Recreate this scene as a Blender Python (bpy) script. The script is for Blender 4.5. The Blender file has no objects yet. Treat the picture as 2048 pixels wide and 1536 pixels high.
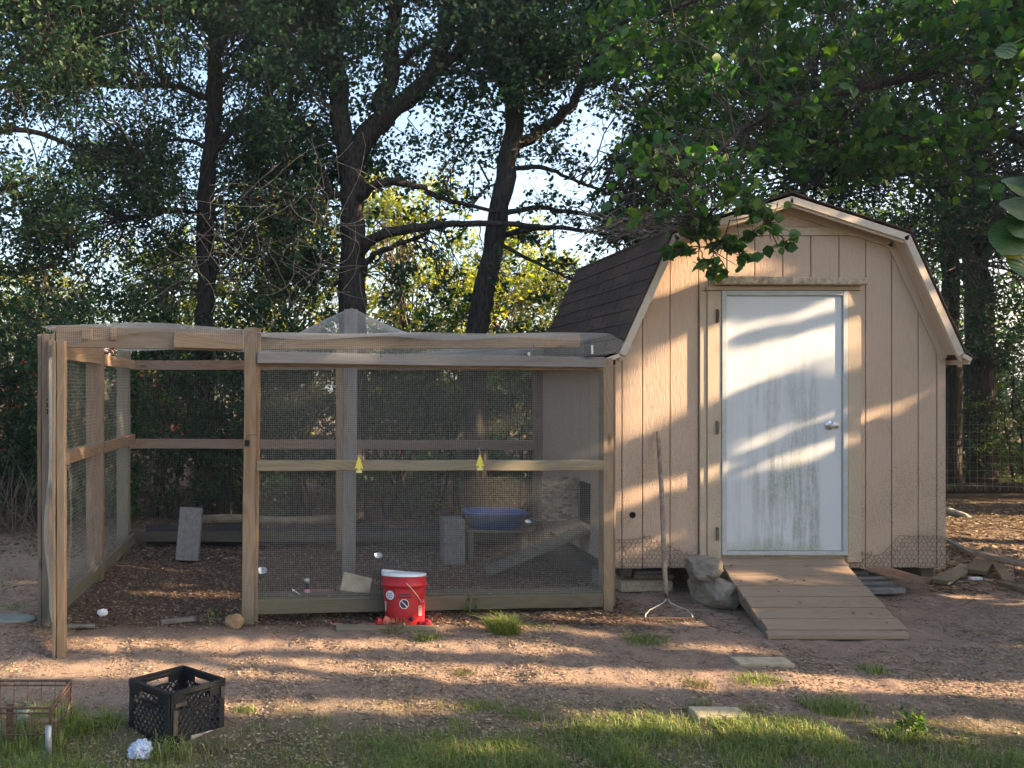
import bpy, bmesh, math, random
import numpy as np
from mathutils import Vector, Matrix

SC = bpy.context.scene
COL = SC.collection
rnd = random.Random(7)
rng = np.random.default_rng(11)
R = math.radians

# ------------------------------------------------------------------ camera, sky, sun, exposure
F, CX, CY, H = 1540.0, 600.0, 776.0, 1.545      # focal length and principal point in 2048-px units, eye height
cam = bpy.data.cameras.new('camera')
cam.sensor_width = 36.0
cam.sensor_fit = 'HORIZONTAL'
cam.lens = 36.0 * F / 2048.0
cam.shift_x = (1024 - CX) / 2048.0
cam.shift_y = (CY - 768) / 2048.0
cam.clip_start = 0.05
cam.clip_end = 1500
camo = bpy.data.objects.new('camera', cam)
COL.objects.link(camo)
camo.location = (0, 0, H)
camo.rotation_euler = (R(90), 0, 0)
SC.camera = camo

SUN_EL, SUN_AZ = R(20), R(14)                     # sun low on the right, a little in front of the shed
L = Vector((-math.cos(SUN_EL) * math.cos(SUN_AZ), math.cos(SUN_EL) * math.sin(SUN_AZ), -math.sin(SUN_EL)))
world = bpy.data.worlds.new('World')
SC.world = world
world.use_nodes = True
wn = world.node_tree
wn.nodes.clear()
sky = wn.nodes.new('ShaderNodeTexSky')
sky.sky_type = 'NISHITA'
sky.sun_disc = False
sky.sun_elevation = SUN_EL
sky.sun_rotation = math.atan2(-L.x, -L.y)
sky.air_density = 1.0
sky.dust_density = 3.5
sky.ozone_density = 1.0
bg = wn.nodes.new('ShaderNodeBackground')
bg.inputs[1].default_value = 0.115
wo = wn.nodes.new('ShaderNodeOutputWorld')
wn.links.new(sky.outputs[0], bg.inputs[0])
wn.links.new(bg.outputs[0], wo.inputs[0])
sun = bpy.data.lights.new('sun', 'SUN')
sun.energy = 5.0
sun.angle = R(0.5)
sun.color = (1.0, 0.74, 0.47)
suno = bpy.data.objects.new('sun', sun)
COL.objects.link(suno)
suno.rotation_euler = L.to_track_quat('-Z', 'Y').to_euler()
SC.view_settings.view_transform = 'Standard'
SC.view_settings.look = 'None'
SC.view_settings.gamma = 1
SC.view_settings.use_curve_mapping = False
SC.view_settings.exposure = 2.3
SC.cycles.use_denoising = True
FLARE_HAZE = 0.0014  # density of the bluish air added in place of lens flare
SC.cycles.max_bounces = 6
SC.cycles.transmission_bounces = 4
SC.cycles.diffuse_bounces = 4

# ------------------------------------------------------------------ helpers
def W(px, py, Y):                                 # point at depth Y seen at photo pixel (px, py)
    return Vector(((px - CX) * Y / F, Y, H - (py - CY) * Y / F))

def G(px, py):                                    # point of the ground seen at photo pixel
    Y = F * H / (py - CY)
    return Vector(((px - CX) * Y / F, Y, 0.0))

def PX(p):
    return (CX + F * p[0] / p[1], CY - F * (p[2] - H) / p[1])

_wm = {}
def reg(o, M, parent=None):
    _wm[o.name] = M.copy()
    if parent is not None:
        o.parent = parent
        o.matrix_basis = _wm[parent.name].inverted() @ M
    else:
        o.matrix_basis = M
    return o

def T(v):
    return Matrix.Translation(Vector(v))

def tag(o, label=None, cat=None, group=None, kind=None):
    if label: o['label'] = label
    if cat: o['category'] = cat
    if group: o['group'] = group
    if kind: o['kind'] = kind
    return o

def thing(name, label, cat, loc=(0, 0, 0), group=None):
    o = bpy.data.objects.new(name, None)
    o.empty_display_size = 0.1
    COL.objects.link(o)
    reg(o, T(loc))
    return tag(o, label, cat, group)

class MB:
    def __init__(s):
        s.v, s.f = [], []
    def add(s, vs, fs):
        n = len(s.v)
        s.v += [tuple(p) for p in vs]
        s.f += [tuple(i + n for i in q) for q in fs]
        return s
    def box(s, c, d, M=None):
        c = Vector(c)
        vs = []
        for z in (-1, 1):
            for y in (-1, 1):
                for x in (-1, 1):
                    p = Vector((x * d[0] / 2, y * d[1] / 2, z * d[2] / 2))
                    if M is not None: p = M @ p
                    vs.append(c + p)
        return s.add(vs, [(0, 2, 3, 1), (4, 5, 7, 6), (0, 1, 5, 4), (2, 6, 7, 3), (0, 4, 6, 2), (1, 3, 7, 5)])
    def tube(s, pts, rad, n=6, cap=True):
        pts = [Vector(p) for p in pts]
        if not hasattr(rad, '__len__'): rad = [rad] * len(pts)
        vs, fs = [], []
        up = None
        for i, p in enumerate(pts):
            a = pts[max(i - 1, 0)]; b = pts[min(i + 1, len(pts) - 1)]
            d = (b - a)
            d = d.normalized() if d.length > 1e-9 else Vector((0, 0, 1))
            if up is None:
                up = d.orthogonal().normalized()
            else:
                up = (up - d * up.dot(d))
                up = up.normalized() if up.length > 1e-6 else d.orthogonal().normalized()
            w = d.cross(up)
            for k in range(n):
                t = 2 * math.pi * k / n
                vs.append(p + (up * math.cos(t) + w * math.sin(t)) * rad[i])
        for i in range(len(pts) - 1):
            for k in range(n):
                a = i * n + k; b = i * n + (k + 1) % n
                fs.append((a, b, b + n, a + n))
        if cap:
            fs.append(tuple(range(n - 1, -1, -1)))
            fs.append(tuple(range((len(pts) - 1) * n, len(pts) * n)))
        return s.add(vs, fs)
    def lathe(s, prof, n=24, M=None, cap=True):
        vs, fs = [], []
        for r, z in prof:
            for k in range(n):
                t = 2 * math.pi * k / n
                p = Vector((r * math.cos(t), r * math.sin(t), z))
                vs.append(M @ p if M is not None else p)
        for i in range(len(prof) - 1):
            for k in range(n):
                a = i * n + k; b = i * n + (k + 1) % n
                fs.append((a, b, b + n, a + n))
        if cap:
            fs.append(tuple(range(n - 1, -1, -1)))
            fs.append(tuple(range((len(prof) - 1) * n, len(prof) * n)))
        return s.add(vs, fs)
    def prism(s, poly, y0, y1):                   # polygon in X-Z extruded along Y
        n = len(poly)
        vs = [(x, y0, z) for x, z in poly] + [(x, y1, z) for x, z in poly]
        fs = [tuple(range(n)), tuple(range(2 * n - 1, n - 1, -1))]
        for i in range(n):
            j = (i + 1) % n
            fs.append((i, i + n, j + n, j))
        return s.add(vs, fs)
    def build(s, name, mat, parent=None, smooth=False, bevel=0, M=None, local=None):
        me = bpy.data.meshes.new(name)
        me.from_pydata(s.v, [], s.f)
        return link(name, me, mat, parent, smooth, bevel, M, local)

def link(name, me, mat, parent=None, smooth=False, bevel=0, M=None, local=None):
    """vertices are world coordinates unless M (then they are local to M); local = world origin to move them to"""
    bm = bmesh.new(); bm.from_mesh(me)
    bmesh.ops.recalc_face_normals(bm, faces=bm.faces)
    if local is None and M is None and len(bm.verts):
        local = Vector((sum(v.co.x for v in bm.verts), sum(v.co.y for v in bm.verts), sum(v.co.z for v in bm.verts))) / len(bm.verts)
    if M is None:
        for v in bm.verts: v.co -= Vector(local)
        M = T(local)
    bm.to_mesh(me); bm.free()
    if mat is not None: me.materials.append(mat)
    if smooth:
        me.polygons.foreach_set('use_smooth', [True] * len(me.polygons))
    o = bpy.data.objects.new(name, me)
    COL.objects.link(o)
    reg(o, M, parent)
    if bevel:
        m = o.modifiers.new('bevel', 'BEVEL'); m.width = bevel; m.segments = 1; m.limit_method = 'ANGLE'
    return o

def fast(name, verts, faces, mat, parent=None, smooth=False, origin=(0, 0, 0)):
    verts = np.asarray(verts, dtype=np.float32) - np.array(origin, dtype=np.float32)
    faces = np.asarray(faces, dtype=np.int32)
    me = bpy.data.meshes.new(name)
    me.vertices.add(len(verts)); me.vertices.foreach_set('co', verts.ravel())
    k = faces.shape[1]
    me.loops.add(faces.size); me.loops.foreach_set('vertex_index', faces.ravel())
    me.polygons.add(len(faces))
    me.polygons.foreach_set('loop_start', np.arange(0, faces.size, k, dtype=np.int32))
    me.polygons.foreach_set('loop_total', np.full(len(faces), k, dtype=np.int32))
    if smooth: me.polygons.foreach_set('use_smooth', np.ones(len(faces), dtype=bool))
    me.update(calc_edges=True)
    me.materials.append(mat)
    o = bpy.data.objects.new(name, me)
    COL.objects.link(o)
    reg(o, T(origin), parent)
    return o

def dup(o, M, parent=None, name=None):            # a copy of one object sharing its mesh
    c = o.copy(); COL.objects.link(c)
    if parent is None: c.parent = None
    for k in ('label',):
        if k in c: del c[k]
    reg(c, M, parent)
    return c

def frame_from(p0, p1, side):
    """matrix with local X along p0->p1, local Y close to `side`, origin midway"""
    p0, p1 = Vector(p0), Vector(p1)
    x = (p1 - p0).normalized()
    y = Vector(side); y = (y - x * y.dot(x)).normalized()
    z = x.cross(y)
    M = Matrix((x, y, z)).transposed().to_4x4()
    M.translation = (p0 + p1) / 2
    return M

def board(name, p0, p1, w, t, side, mat, parent, bevel=0.003, warp=0.002, label=None):
    """sawn timber p0->p1; w = size across, perpendicular to `side`; t = size along `side`"""
    M = frame_from(p0, p1, side)
    Ln = (Vector(p1) - Vector(p0)).length
    n = max(2, int(Ln / 0.25))
    vs, fs = [], []
    for i in range(n + 1):
        x = -Ln / 2 + Ln * i / n
        dy = rnd.uniform(-warp, warp); dz = rnd.uniform(-warp, warp)
        for a, b in ((-1, -1), (1, -1), (1, 1), (-1, 1)):
            vs.append((x, a * t / 2 + dy, b * w / 2 + dz))
    for i in range(n):
        for k in range(4):
            a = i * 4 + k; b = i * 4 + (k + 1) % 4
            fs.append((a, b, b + 4, a + 4))
    fs.append((3, 2, 1, 0)); fs.append((n * 4, n * 4 + 1, n * 4 + 2, n * 4 + 3))
    m = MB(); m.add(vs, fs)
    o = m.build(name, mat, parent, bevel=bevel, M=M)
    if label: o['label'] = label
    return o

# ------------------------------------------------------------------ materials
class NT:
    def __init__(s, name, rough=0.8, spec=0.3):
        s.m = bpy.data.materials.new(name); s.m.use_nodes = True
        s.t = s.m.node_tree; s.n = s.t.nodes
        s.b = s.n['Principled BSDF']
        s.b.inputs['Roughness'].default_value = rough
        s.b.inputs['Specular IOR Level'].default_value = spec
    def new(s, typ, **kw):
        nd = s.n.new(typ)
        for k, v in kw.items():
            if k.startswith('i_'):
                key = k[2:]
                nd.inputs[int(key) if key.isdigit() else key.replace('_', ' ')].default_value = v
            else: setattr(nd, k, v)
        return nd
    def lk(s, a, b):
        s.t.links.new(a, b)
    def coords(s, kind='Object', scale=(1, 1, 1), rand=False):
        tc = s.new('ShaderNodeTexCoord') if kind != 'Position' else s.new('ShaderNodeNewGeometry')
        mp = s.new('ShaderNodeMapping'); mp.inputs['Scale'].default_value = scale
        s.lk(tc.outputs[kind], mp.inputs[0])
        if rand:
            oi = s.new('ShaderNodeObjectInfo')
            mu = s.new('ShaderNodeMath', operation='MULTIPLY', i_1=37.0)
            s.lk(oi.outputs['Random'], mu.inputs[0])
            s.lk(mu.outputs[0], mp.inputs['Location'])
        return mp.outputs[0]
    def noise(s, vec, scale, detail=3, rough=0.55, dist=0.0):
        nd = s.new('ShaderNodeTexNoise', i_Scale=scale, i_Detail=detail, i_Roughness=rough, i_Distortion=dist)
        s.lk(vec, nd.inputs['Vector'])
        return nd.outputs['Fac']
    def ramp(s, fac, stops):
        r = s.new('ShaderNodeValToRGB')
        el = r.color_ramp.elements
        while len(el) > len(stops): el.remove(el[-1])
        while len(el) < len(stops): el.new(0.5)
        for e, (p, c) in zip(el, stops):
            e.position = p; e.color = (*c, 1) if len(c) == 3 else c
        s.lk(fac, r.inputs[0])
        return r.outputs[0]
    def mix(s, fac, a, b, mode='MIX'):
        m = s.new('ShaderNodeMix', data_type='RGBA', blend_type=mode)
        for sock, val in ((m.inputs[0], fac), (m.inputs[6], a), (m.inputs[7], b)):
            if hasattr(val, 'links'): s.lk(val, sock)
            elif isinstance(val, (int, float)): sock.default_value = val
            else: sock.default_value = (*val, 1)
        return m.outputs[2]
    def math(s, op, a, b=None):
        m = s.new('ShaderNodeMath', operation=op)
        for i, val in enumerate((a, b)):
            if val is None: continue
            if hasattr(val, 'links'): s.lk(val, m.inputs[i])
            else: m.inputs[i].default_value = val
        return m.outputs[0]
    def sep(s, vec, ax):
        x = s.new('ShaderNodeSeparateXYZ'); s.lk(vec, x.inputs[0]); return x.outputs[ax]
    def mr(s, v, a, b, c=0.0, d=1.0):
        m = s.new('ShaderNodeMapRange'); m.inputs[1].default_value = a; m.inputs[2].default_value = b
        m.inputs[3].default_value = c; m.inputs[4].default_value = d
        s.lk(v, m.inputs[0]); return m.outputs[0]
    def color(s, c):
        if hasattr(c, 'links'): s.lk(c, s.b.inputs['Base Color'])
        else: s.b.inputs['Base Color'].default_value = (*c, 1)
    def bump(s, h, strength=0.5, dist=0.01):
        bp = s.new('ShaderNodeBump', i_Strength=strength, i_Distance=dist)
        s.lk(h, bp.inputs['Height']); s.lk(bp.outputs[0], s.b.inputs['Normal'])

def wood_mat(name, light, dark, grey=(0.25, 0.24, 0.24), greyness=0.4, algae=0.0, rings=1.0):
    m = NT(name, 0.85, 0.2)
    co = m.coords('Object', (0.7, 9, 9), rand=True)
    big = m.noise(co, 1.3, 2, 0.5, 0.6)
    cont = m.noise(m.coords('Object', (0.55, 4.2, 4.2), rand=True), 1.6, 2, 0.45, 0.25)
    ring = m.math('ABSOLUTE', m.math('SINE', m.math('MULTIPLY', cont, 46.0 * rings)))
    ring = m.math('POWER', ring, 2.0)
    long_ = m.noise(m.coords('Object', (0.8, 38, 38), rand=True), 1.2, 4, 0.6)
    ring = m.math('ADD', m.math('MULTIPLY', ring, 0.5), m.math('MULTIPLY', long_, 0.7))
    fine = m.noise(m.coords('Object', (3, 90, 90), rand=True), 1.5, 4, 0.6)
    c = m.ramp(ring, [(0.1, light), (0.5, tuple((a + b) / 2 for a, b in zip(light, dark))), (0.9, dark)])
    c = m.mix(m.math('MULTIPLY', fine, 0.55), c, tuple(x * 0.62 for x in dark))
    gf = m.math('MULTIPLY', m.mr(big, 0.35, 0.65), greyness)
    c = m.mix(gf, c, grey)
    co2 = m.coords('Object', (2, 7, 7), rand=True)
    vo = m.new('ShaderNodeTexVoronoi', i_Scale=1.0); m.lk(co2, vo.inputs['Vector'])
    kn = m.mr(vo.outputs['Distance'], 0.05, 0.13, 0.75, 0.0)
    c = m.mix(kn, c, tuple(x * 0.3 for x in dark))
    if algae:
        pos = m.coords('Position')
        z = m.sep(pos, 2)
        a = m.mr(z, 0.0, 0.35, 1.0, 0.0)
        a = m.math('MULTIPLY', a, m.mr(m.noise(pos, 6, 4, 0.6), 0.3, 0.7, 0.2, 1.0))
        c = m.mix(m.math('MULTIPLY', a, algae), c, (0.075, 0.085, 0.04))
    m.color(c)
    m.bump(m.math('ADD', m.math('MULTIPLY', fine, 0.6), ring), 0.4, 0.002)
    return m.m

def plain(name, c, rough=0.6, metal=0.0, var=0.15, scale=30, bump=0.0, spec=0.4):
    m = NT(name, rough, spec)
    co = m.coords('Object', rand=True)
    n = m.noise(co, scale, 4, 0.6)
    m.color(m.mix(m.mr(n, 0.3, 0.7), tuple(x * (1 - var) for x in c), tuple(min(1, x * (1 + var)) for x in c)))
    m.b.inputs['Metallic'].default_value = metal
    if bump: m.bump(n, bump, 0.01)
    return m.m

def leaf_mat(name, cols, trans=0.45, rough=0.5, trcol=None):
    m = NT(name, rough, 0.35)
    g = m.new('ShaderNodeNewGeometry')
    n = len(cols)
    c = m.ramp(g.outputs['Random Per Island'], [(i / max(1, n - 1), k) for i, k in enumerate(cols)])
    m.color(c)
    tr = m.new('ShaderNodeBsdfTranslucent')
    hs = m.new('ShaderNodeHueSaturation', i_Saturation=1.2, i_Value=1.8)
    m.lk(c, hs.inputs['Color'])
    if trcol: m.lk(m.mix(0.5, hs.outputs[0], trcol), tr.inputs[0])
    else: m.lk(hs.outputs[0], tr.inputs[0])
    mx = m.new('ShaderNodeMixShader', i_0=trans)
    m.lk(m.b.outputs[0], mx.inputs[1]); m.lk(tr.outputs[0], mx.inputs[2])
    m.lk(mx.outputs[0], m.n['Material Output'].inputs[0])
    return m.m

def paint_mat(name, base, dirt=(0.12, 0.12, 0.08), amount=0.6, z0=1.9, z1=0.1, fibre=True):
    m = NT(name, 0.75, 0.25)
    pos = m.coords('Position')
    z = m.sep(pos, 2)
    fib = m.noise(m.coords('Position', (60, 60, 9)), 1.0, 5, 0.65, 0.4)
    fib2 = m.noise(m.coords('Position', (150, 150, 20)), 1.0, 3, 0.6)
    c = m.mix(m.mr(fib, 0.3, 0.7), tuple(x * 0.93 for x in base), tuple(min(1, x * 1.05) for x in base))
    sp = m.noise(m.coords('Position', (1, 1, 0.6)), 150, 3, 0.65)
    zone = m.math('MULTIPLY', m.mr(z, z0, z1), m.mr(m.noise(pos, 2.2, 3, 0.6), 0.30, 0.62))
    thr = m.math('GREATER_THAN', m.math('ADD', sp, m.math('MULTIPLY', zone, 0.16)), 0.665)
    c = m.mix(m.math('MULTIPLY', thr, amount), c, dirt)
    c = m.mix(m.math('MULTIPLY', zone, 0.25 * amount), c, tuple(x * 0.5 for x in base))
    low = m.math('MULTIPLY', m.mr(z, 0.5, 0.2), m.mr(m.noise(pos, 9, 4, 0.6), 0.45, 0.62))
    c = m.mix(m.math('MULTIPLY', low, 0.5 * amount), c, (0.10, 0.075, 0.055))
    m.color(c)
    m.bump(m.math('ADD', fib, m.math('MULTIPLY', fib2, 0.5)), 0.55 if fibre else 0.15, 0.006)
    return m.m

M_post = wood_mat('weathered_timber', (0.37, 0.27, 0.185), (0.24, 0.16, 0.10), (0.27, 0.24, 0.22), 0.55, 0.8)
M_rail = wood_mat('rail_timber', (0.37, 0.25, 0.165), (0.23, 0.145, 0.09), (0.24, 0.21, 0.19), 0.6, 0.8, 1.4)
M_grey = wood_mat('grey_timber', (0.29, 0.25, 0.23), (0.20, 0.165, 0.145), (0.27, 0.26, 0.265), 0.8, 0.5)
M_fresh = wood_mat('fresh_timber', (0.44, 0.31, 0.205), (0.30, 0.195, 0.12), (0.33, 0.27, 0.21), 0.35, 0.5)
M_mossy = wood_mat('mossy_timber', (0.20, 0.165, 0.12), (0.13, 0.105, 0.075), (0.15, 0.14, 0.105), 0.8, 0.35)
M_green = wood_mat('greenish_timber', (0.31, 0.26, 0.185), (0.21, 0.17, 0.115), (0.22, 0.21, 0.16), 0.6, 0.35)
M_ramp = wood_mat('ramp_timber', (0.38, 0.275, 0.19), (0.28, 0.19, 0.125), (0.30, 0.25, 0.20), 0.5, 0.0, 1.6)
M_dark = wood_mat('dark_timber', (0.13, 0.10, 0.075), (0.08, 0.06, 0.045), (0.1, 0.095, 0.085), 0.5, 0.4)
M_tan = paint_mat('tan_siding_paint', (0.54, 0.395, 0.295))
M_trim = paint_mat('tan_trim_paint', (0.52, 0.41, 0.305), amount=0.35, fibre=False)
M_cream = plain('cream_trim_paint', (0.60, 0.50, 0.40), 0.7, 0, 0.12, 12, 0.1)
M_wire = plain('galvanised_wire', (0.42, 0.41, 0.39), 0.5, 0.55, 0.25, 40)
M_rust = plain('rusty_steel', (0.10, 0.06, 0.045), 0.85, 0.2, 0.5, 60, 0.4)
M_rustwire = plain('dull_wire', (0.20, 0.17, 0.14), 0.7, 0.4, 0.3, 40)
M_black = plain('black_steel', (0.02, 0.02, 0.024), 0.45, 0.3, 0.3, 30)
M_hole_shade = plain('hole_shade_black', (0.004, 0.004, 0.004), 0.9, 0, 0.1)  # flat black that paints the shade inside openings
M_concrete = plain('concrete', (0.19, 0.18, 0.175), 0.95, 0, 0.22, 25, 0.5, 0.2)
M_concrete_tan = plain('tan_concrete', (0.42, 0.35, 0.24), 0.95, 0, 0.2, 18, 0.5, 0.2)
M_steel = plain('bright_steel', (0.62, 0.62, 0.62), 0.28, 0.95, 0.1)
M_whitepl = plain('white_plastic', (0.72, 0.74, 0.78), 0.45, 0, 0.08)
M_blue = plain('blue_plastic', (0.008, 0.085, 0.30), 0.45, 0, 0.2, 8)
M_red = plain('red_plastic', (0.46, 0.022, 0.03), 0.38, 0, 0.12, 9)
M_redpale = plain('faded_red_plastic', (0.55, 0.13, 0.09), 0.5, 0, 0.2, 12)
M_pink = plain('pink_plastic', (0.62, 0.22, 0.36), 0.45, 0, 0.1)
M_yellow = plain('yellow_card', (0.72, 0.62, 0.10), 0.7, 0, 0.08)
M_yelpale = plain('pale_yellow_card', (0.75, 0.72, 0.40), 0.7, 0, 0.05)
M_brickm = plain('brick_clay', (0.33, 0.13, 0.10), 0.9, 0, 0.25, 30, 0.4)
M_crate = plain('black_crate_plastic', (0.018, 0.019, 0.022), 0.42, 0, 0.4, 14)
M_cratedirt = plain('dusty_crate_plastic', (0.085, 0.07, 0.055), 0.8, 0, 0.5, 25)
M_print = plain('dark_print', (0.05, 0.03, 0.05), 0.5)
M_whitepr = plain('white_print', (0.75, 0.74, 0.78), 0.5)

def siding_door():
    m = NT('white_door_paint', 0.5, 0.4)
    pos = m.coords('Position')
    z = m.sep(pos, 2); x = m.sep(pos, 0)
    base = (0.64, 0.655, 0.675)
    streak = m.noise(m.coords('Position', (26, 26, 1.6)), 1.0, 6, 0.68, 0.5)
    blot = m.noise(pos, 3.4, 5, 0.6)
    fine = m.noise(m.coords('Position', (120, 120, 45)), 1.0, 4, 0.7)
    zone = m.math('MULTIPLY', m.mr(x, 3.20, 3.50, 0.25, 1.0), m.mr(x, 3.84, 3.87, 1.0, 0.05))
    zone = m.math('MULTIPLY', zone, m.mr(z, 2.0, 1.0, 0.1, 1.0))
    st = m.math('MULTIPLY', m.mr(m.math('ADD', m.math('MULTIPLY', streak, 0.65), m.math('MULTIPLY', blot, 0.42)), 0.47, 0.63), m.mr(fine, 0.28, 0.62, 0.25, 1.0))
    st = m.math('MULTIPLY', st, zone)
    c = m.mix(m.math('MULTIPLY', st, 0.85), base, (0.24, 0.26, 0.215))
    low = m.math('MULTIPLY', m.mr(z, 0.42, 0.34), m.mr(fine, 0.3, 0.6))
    low = m.math('MULTIPLY', low, m.mr(x, 3.85, 3.9, 1.0, 0.1))
    c = m.mix(m.math('MULTIPLY', low, 0.6), c, (0.20, 0.24, 0.10))
    m.color(c)
    m.bump(m.math('ADD', m.math('MULTIPLY', st, -0.4), m.noise(m.coords('Position', (90, 90, 12)), 1, 3, 0.6)), 0.18, 0.003)
    return m.m
M_door = siding_door()

def shingle_mat():
    m = NT('brown_asphalt_shingle', 0.95, 0.15)
    co = m.coords('Object', rand=True)
    n = m.noise(co, 260, 2, 0.7)
    n2 = m.noise(co, 5, 3, 0.6)
    oi = m.new('ShaderNodeObjectInfo')
    c = m.ramp(n, [(0.3, (0.07, 0.044, 0.033)), (0.6, (0.16, 0.105, 0.08)), (0.8, (0.26, 0.19, 0.15))])
    c = m.mix(m.math('MULTIPLY', oi.outputs['Random'], 0.5), c, (0.055, 0.04, 0.034))
    c = m.mix(m.mr(n2, 0.5, 0.75, 0, 0.5), c, (0.045, 0.05, 0.032))
    m.color(c); m.bump(n, 0.4, 0.003)
    return m.m
M_shingle = shingle_mat()

def osb_mat():
    m = NT('strand_board', 0.85, 0.2)
    vo = m.new('ShaderNodeTexVoronoi', i_Scale=1.0)
    m.lk(m.coords('Object', (28, 10, 50)), vo.inputs['Vector'])
    c = m.ramp(m.sep(vo.outputs['Color'], 0), [(0.0, (0.20, 0.13, 0.085)), (0.5, (0.33, 0.24, 0.17)), (1.0, (0.44, 0.35, 0.26))])
    m.color(c)
    return m.m
M_osb = osb_mat()

def bark_mat(name, a, b):
    m = NT(name, 0.95, 0.15)
    co = m.coords('Object', (7, 7, 1.6))
    n = m.noise(co, 3.5, 6, 0.65, 1.2)
    v = m.new('ShaderNodeTexVoronoi', i_Scale=5.0); m.lk(co, v.inputs['Vector'])
    h = m.math('ADD', m.math('MULTIPLY', n, 0.7), m.math('MULTIPLY', v.outputs['Distance'], 0.6))
    m.color(m.ramp(h, [(0.3, a), (0.75, b)]))
    m.bump(h, 0.9, 0.03)
    return m.m
M_bark = bark_mat('dark_bark', (0.016, 0.013, 0.012), (0.065, 0.055, 0.047))
M_twig = plain('twig_bark', (0.085, 0.068, 0.052), 0.9, 0, 0.4, 20)
M_hexwire = plain('dark_hex_wire', (0.07, 0.055, 0.045), 0.8, 0.2, 0.3, 40)
M_deadtwig = plain('dead_twig', (0.22, 0.18, 0.14), 0.9, 0, 0.35, 15)

def ground_mat():
    m = NT('bare_dirt', 0.97, 0.1)
    pos = m.coords('Position')
    x = m.sep(pos, 0); y = m.sep(pos, 1)
    n1 = m.noise(pos, 0.9, 5, 0.6, 0.3)
    n2 = m.noise(pos, 14, 6, 0.7)
    n3 = m.noise(m.coords('Position', (1, 0.6, 1)), 70, 4, 0.75)
    c = m.ramp(m.math('ADD', m.math('MULTIPLY', n2, 0.6), m.math('MULTIPLY', n3, 0.4)),
               [(0.30, (0.14, 0.095, 0.07)), (0.50, (0.31, 0.22, 0.168)), (0.70, (0.42, 0.32, 0.25))])
    c = m.mix(m.mr(n1, 0.42, 0.62, 0.0, 0.35), c, (0.36, 0.27, 0.205))
    # dark mulch inside the run
    inx = m.math('MULTIPLY', m.mr(x, -1.95, -1.6), m.mr(x, 2.5, 2.2))
    iny = m.math('MULTIPLY', m.mr(m.math('ADD', y, m.math('MULTIPLY', n2, 0.35)), 4.95, 5.2), m.mr(y, 7.9, 7.6))
    mul = m.math('MULTIPLY', inx, iny)
    dark = m.ramp(n3, [(0.3, (0.05, 0.032, 0.022)), (0.6, (0.14, 0.09, 0.06)), (0.8, (0.24, 0.16, 0.10))])
    c = m.mix(m.math('MULTIPLY', mul, 0.92), c, dark)
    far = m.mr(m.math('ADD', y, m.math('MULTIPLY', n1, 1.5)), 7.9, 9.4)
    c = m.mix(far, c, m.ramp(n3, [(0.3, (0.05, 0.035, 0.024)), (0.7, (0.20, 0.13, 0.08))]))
    lawn = m.math('MULTIPLY', m.mr(m.math('ADD', y, m.math('MULTIPLY', n1, -0.9)), 3.35, 2.9), 0.7)
    c = m.mix(lawn, c, (0.07, 0.085, 0.03))
    m.color(c)
    m.bump(m.math('ADD', m.math('MULTIPLY', n2, 0.8), n3), 1.0, 0.018)
    return m.m
M_ground = ground_mat()

def bigleaf_mat():
    m = NT('veined_leaf', 0.45, 0.4)
    co = m.coords('Object')
    w = m.new('ShaderNodeTexWave', wave_type='BANDS', bands_direction='DIAGONAL', i_Scale=38.0, i_Distortion=1.5); m.lk(co, w.inputs['Vector'])
    n = m.noise(co, 30, 4, 0.6)
    c = m.mix(m.mr(n, 0.35, 0.65), (0.022, 0.065, 0.02), (0.06, 0.13, 0.03))
    c = m.mix(m.mr(w.outputs['Fac'], 0.85, 1.0, 0, 0.5), c, (0.12, 0.19, 0.06))
    m.color(c); m.bump(w.outputs['Fac'], 0.4, 0.003)
    tr = m.new('ShaderNodeBsdfTranslucent'); m.lk(c, tr.inputs[0])
    mx = m.new('ShaderNodeMixShader', i_0=0.35)
    m.lk(m.b.outputs[0], mx.inputs[1]); m.lk(tr.outputs[0], mx.inputs[2]); m.lk(mx.outputs[0], m.n['Material Output'].inputs[0])
    return m.m
M_bigleaf = bigleaf_mat()

# ------------------------------------------------------------------ ground
_gw = [(rng.uniform(0.6, 2.2), rng.uniform(0, 6.28), rng.uniform(0, 6.28), 0.006) for _ in range(5)] + \
      [(rng.uniform(4, 11), rng.uniform(0, 6.28), rng.uniform(0, 6.28), 0.0022) for _ in range(9)] + \
      [(rng.uniform(16, 40), rng.uniform(0, 6.28), rng.uniform(0, 6.28), 0.0016) for _ in range(18)]
def gz(x, y):
    x = np.asarray(x, dtype=float); y = np.asarray(y, dtype=float)
    z = 0
    for k, a, ph, am in _gw:
        z = z + am * np.sin(k * (x * math.cos(a) + y * math.sin(a)) + ph)
    return z
def coordline(a, b, st, far):
    core = list(np.arange(a, b, st))
    out, d = [], st
    lo, x = [], a
    while x > -far:
        d *= 1.35; x -= d; lo.append(x)
    hi, x, d = [], b, st
    while x < far:
        d *= 1.35; x += d; hi.append(x)
    return np.array(lo[::-1] + core + hi)
gx = coordline(-2.6, 6.6, 0.028, 260); gy = coordline(2.4, 9.0, 0.028, 260)
XX, YY = np.meshgrid(gx, gy)
near = np.clip(1 - (np.hypot(np.maximum(0, np.abs(XX - 2) - 8), np.maximum(0, np.abs(YY - 6) - 8)) / 6), 0, 1)
ZZ = gz(XX, YY) * near
gv = np.stack([XX, YY, ZZ], -1).reshape(-1, 3)
nx = len(gx)
ii = (np.arange(len(gy) - 1)[:, None] * nx + np.arange(nx - 1)[None, :]).ravel()
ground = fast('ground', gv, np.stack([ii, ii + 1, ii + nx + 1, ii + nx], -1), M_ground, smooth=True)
tag(ground, kind='structure')

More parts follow.
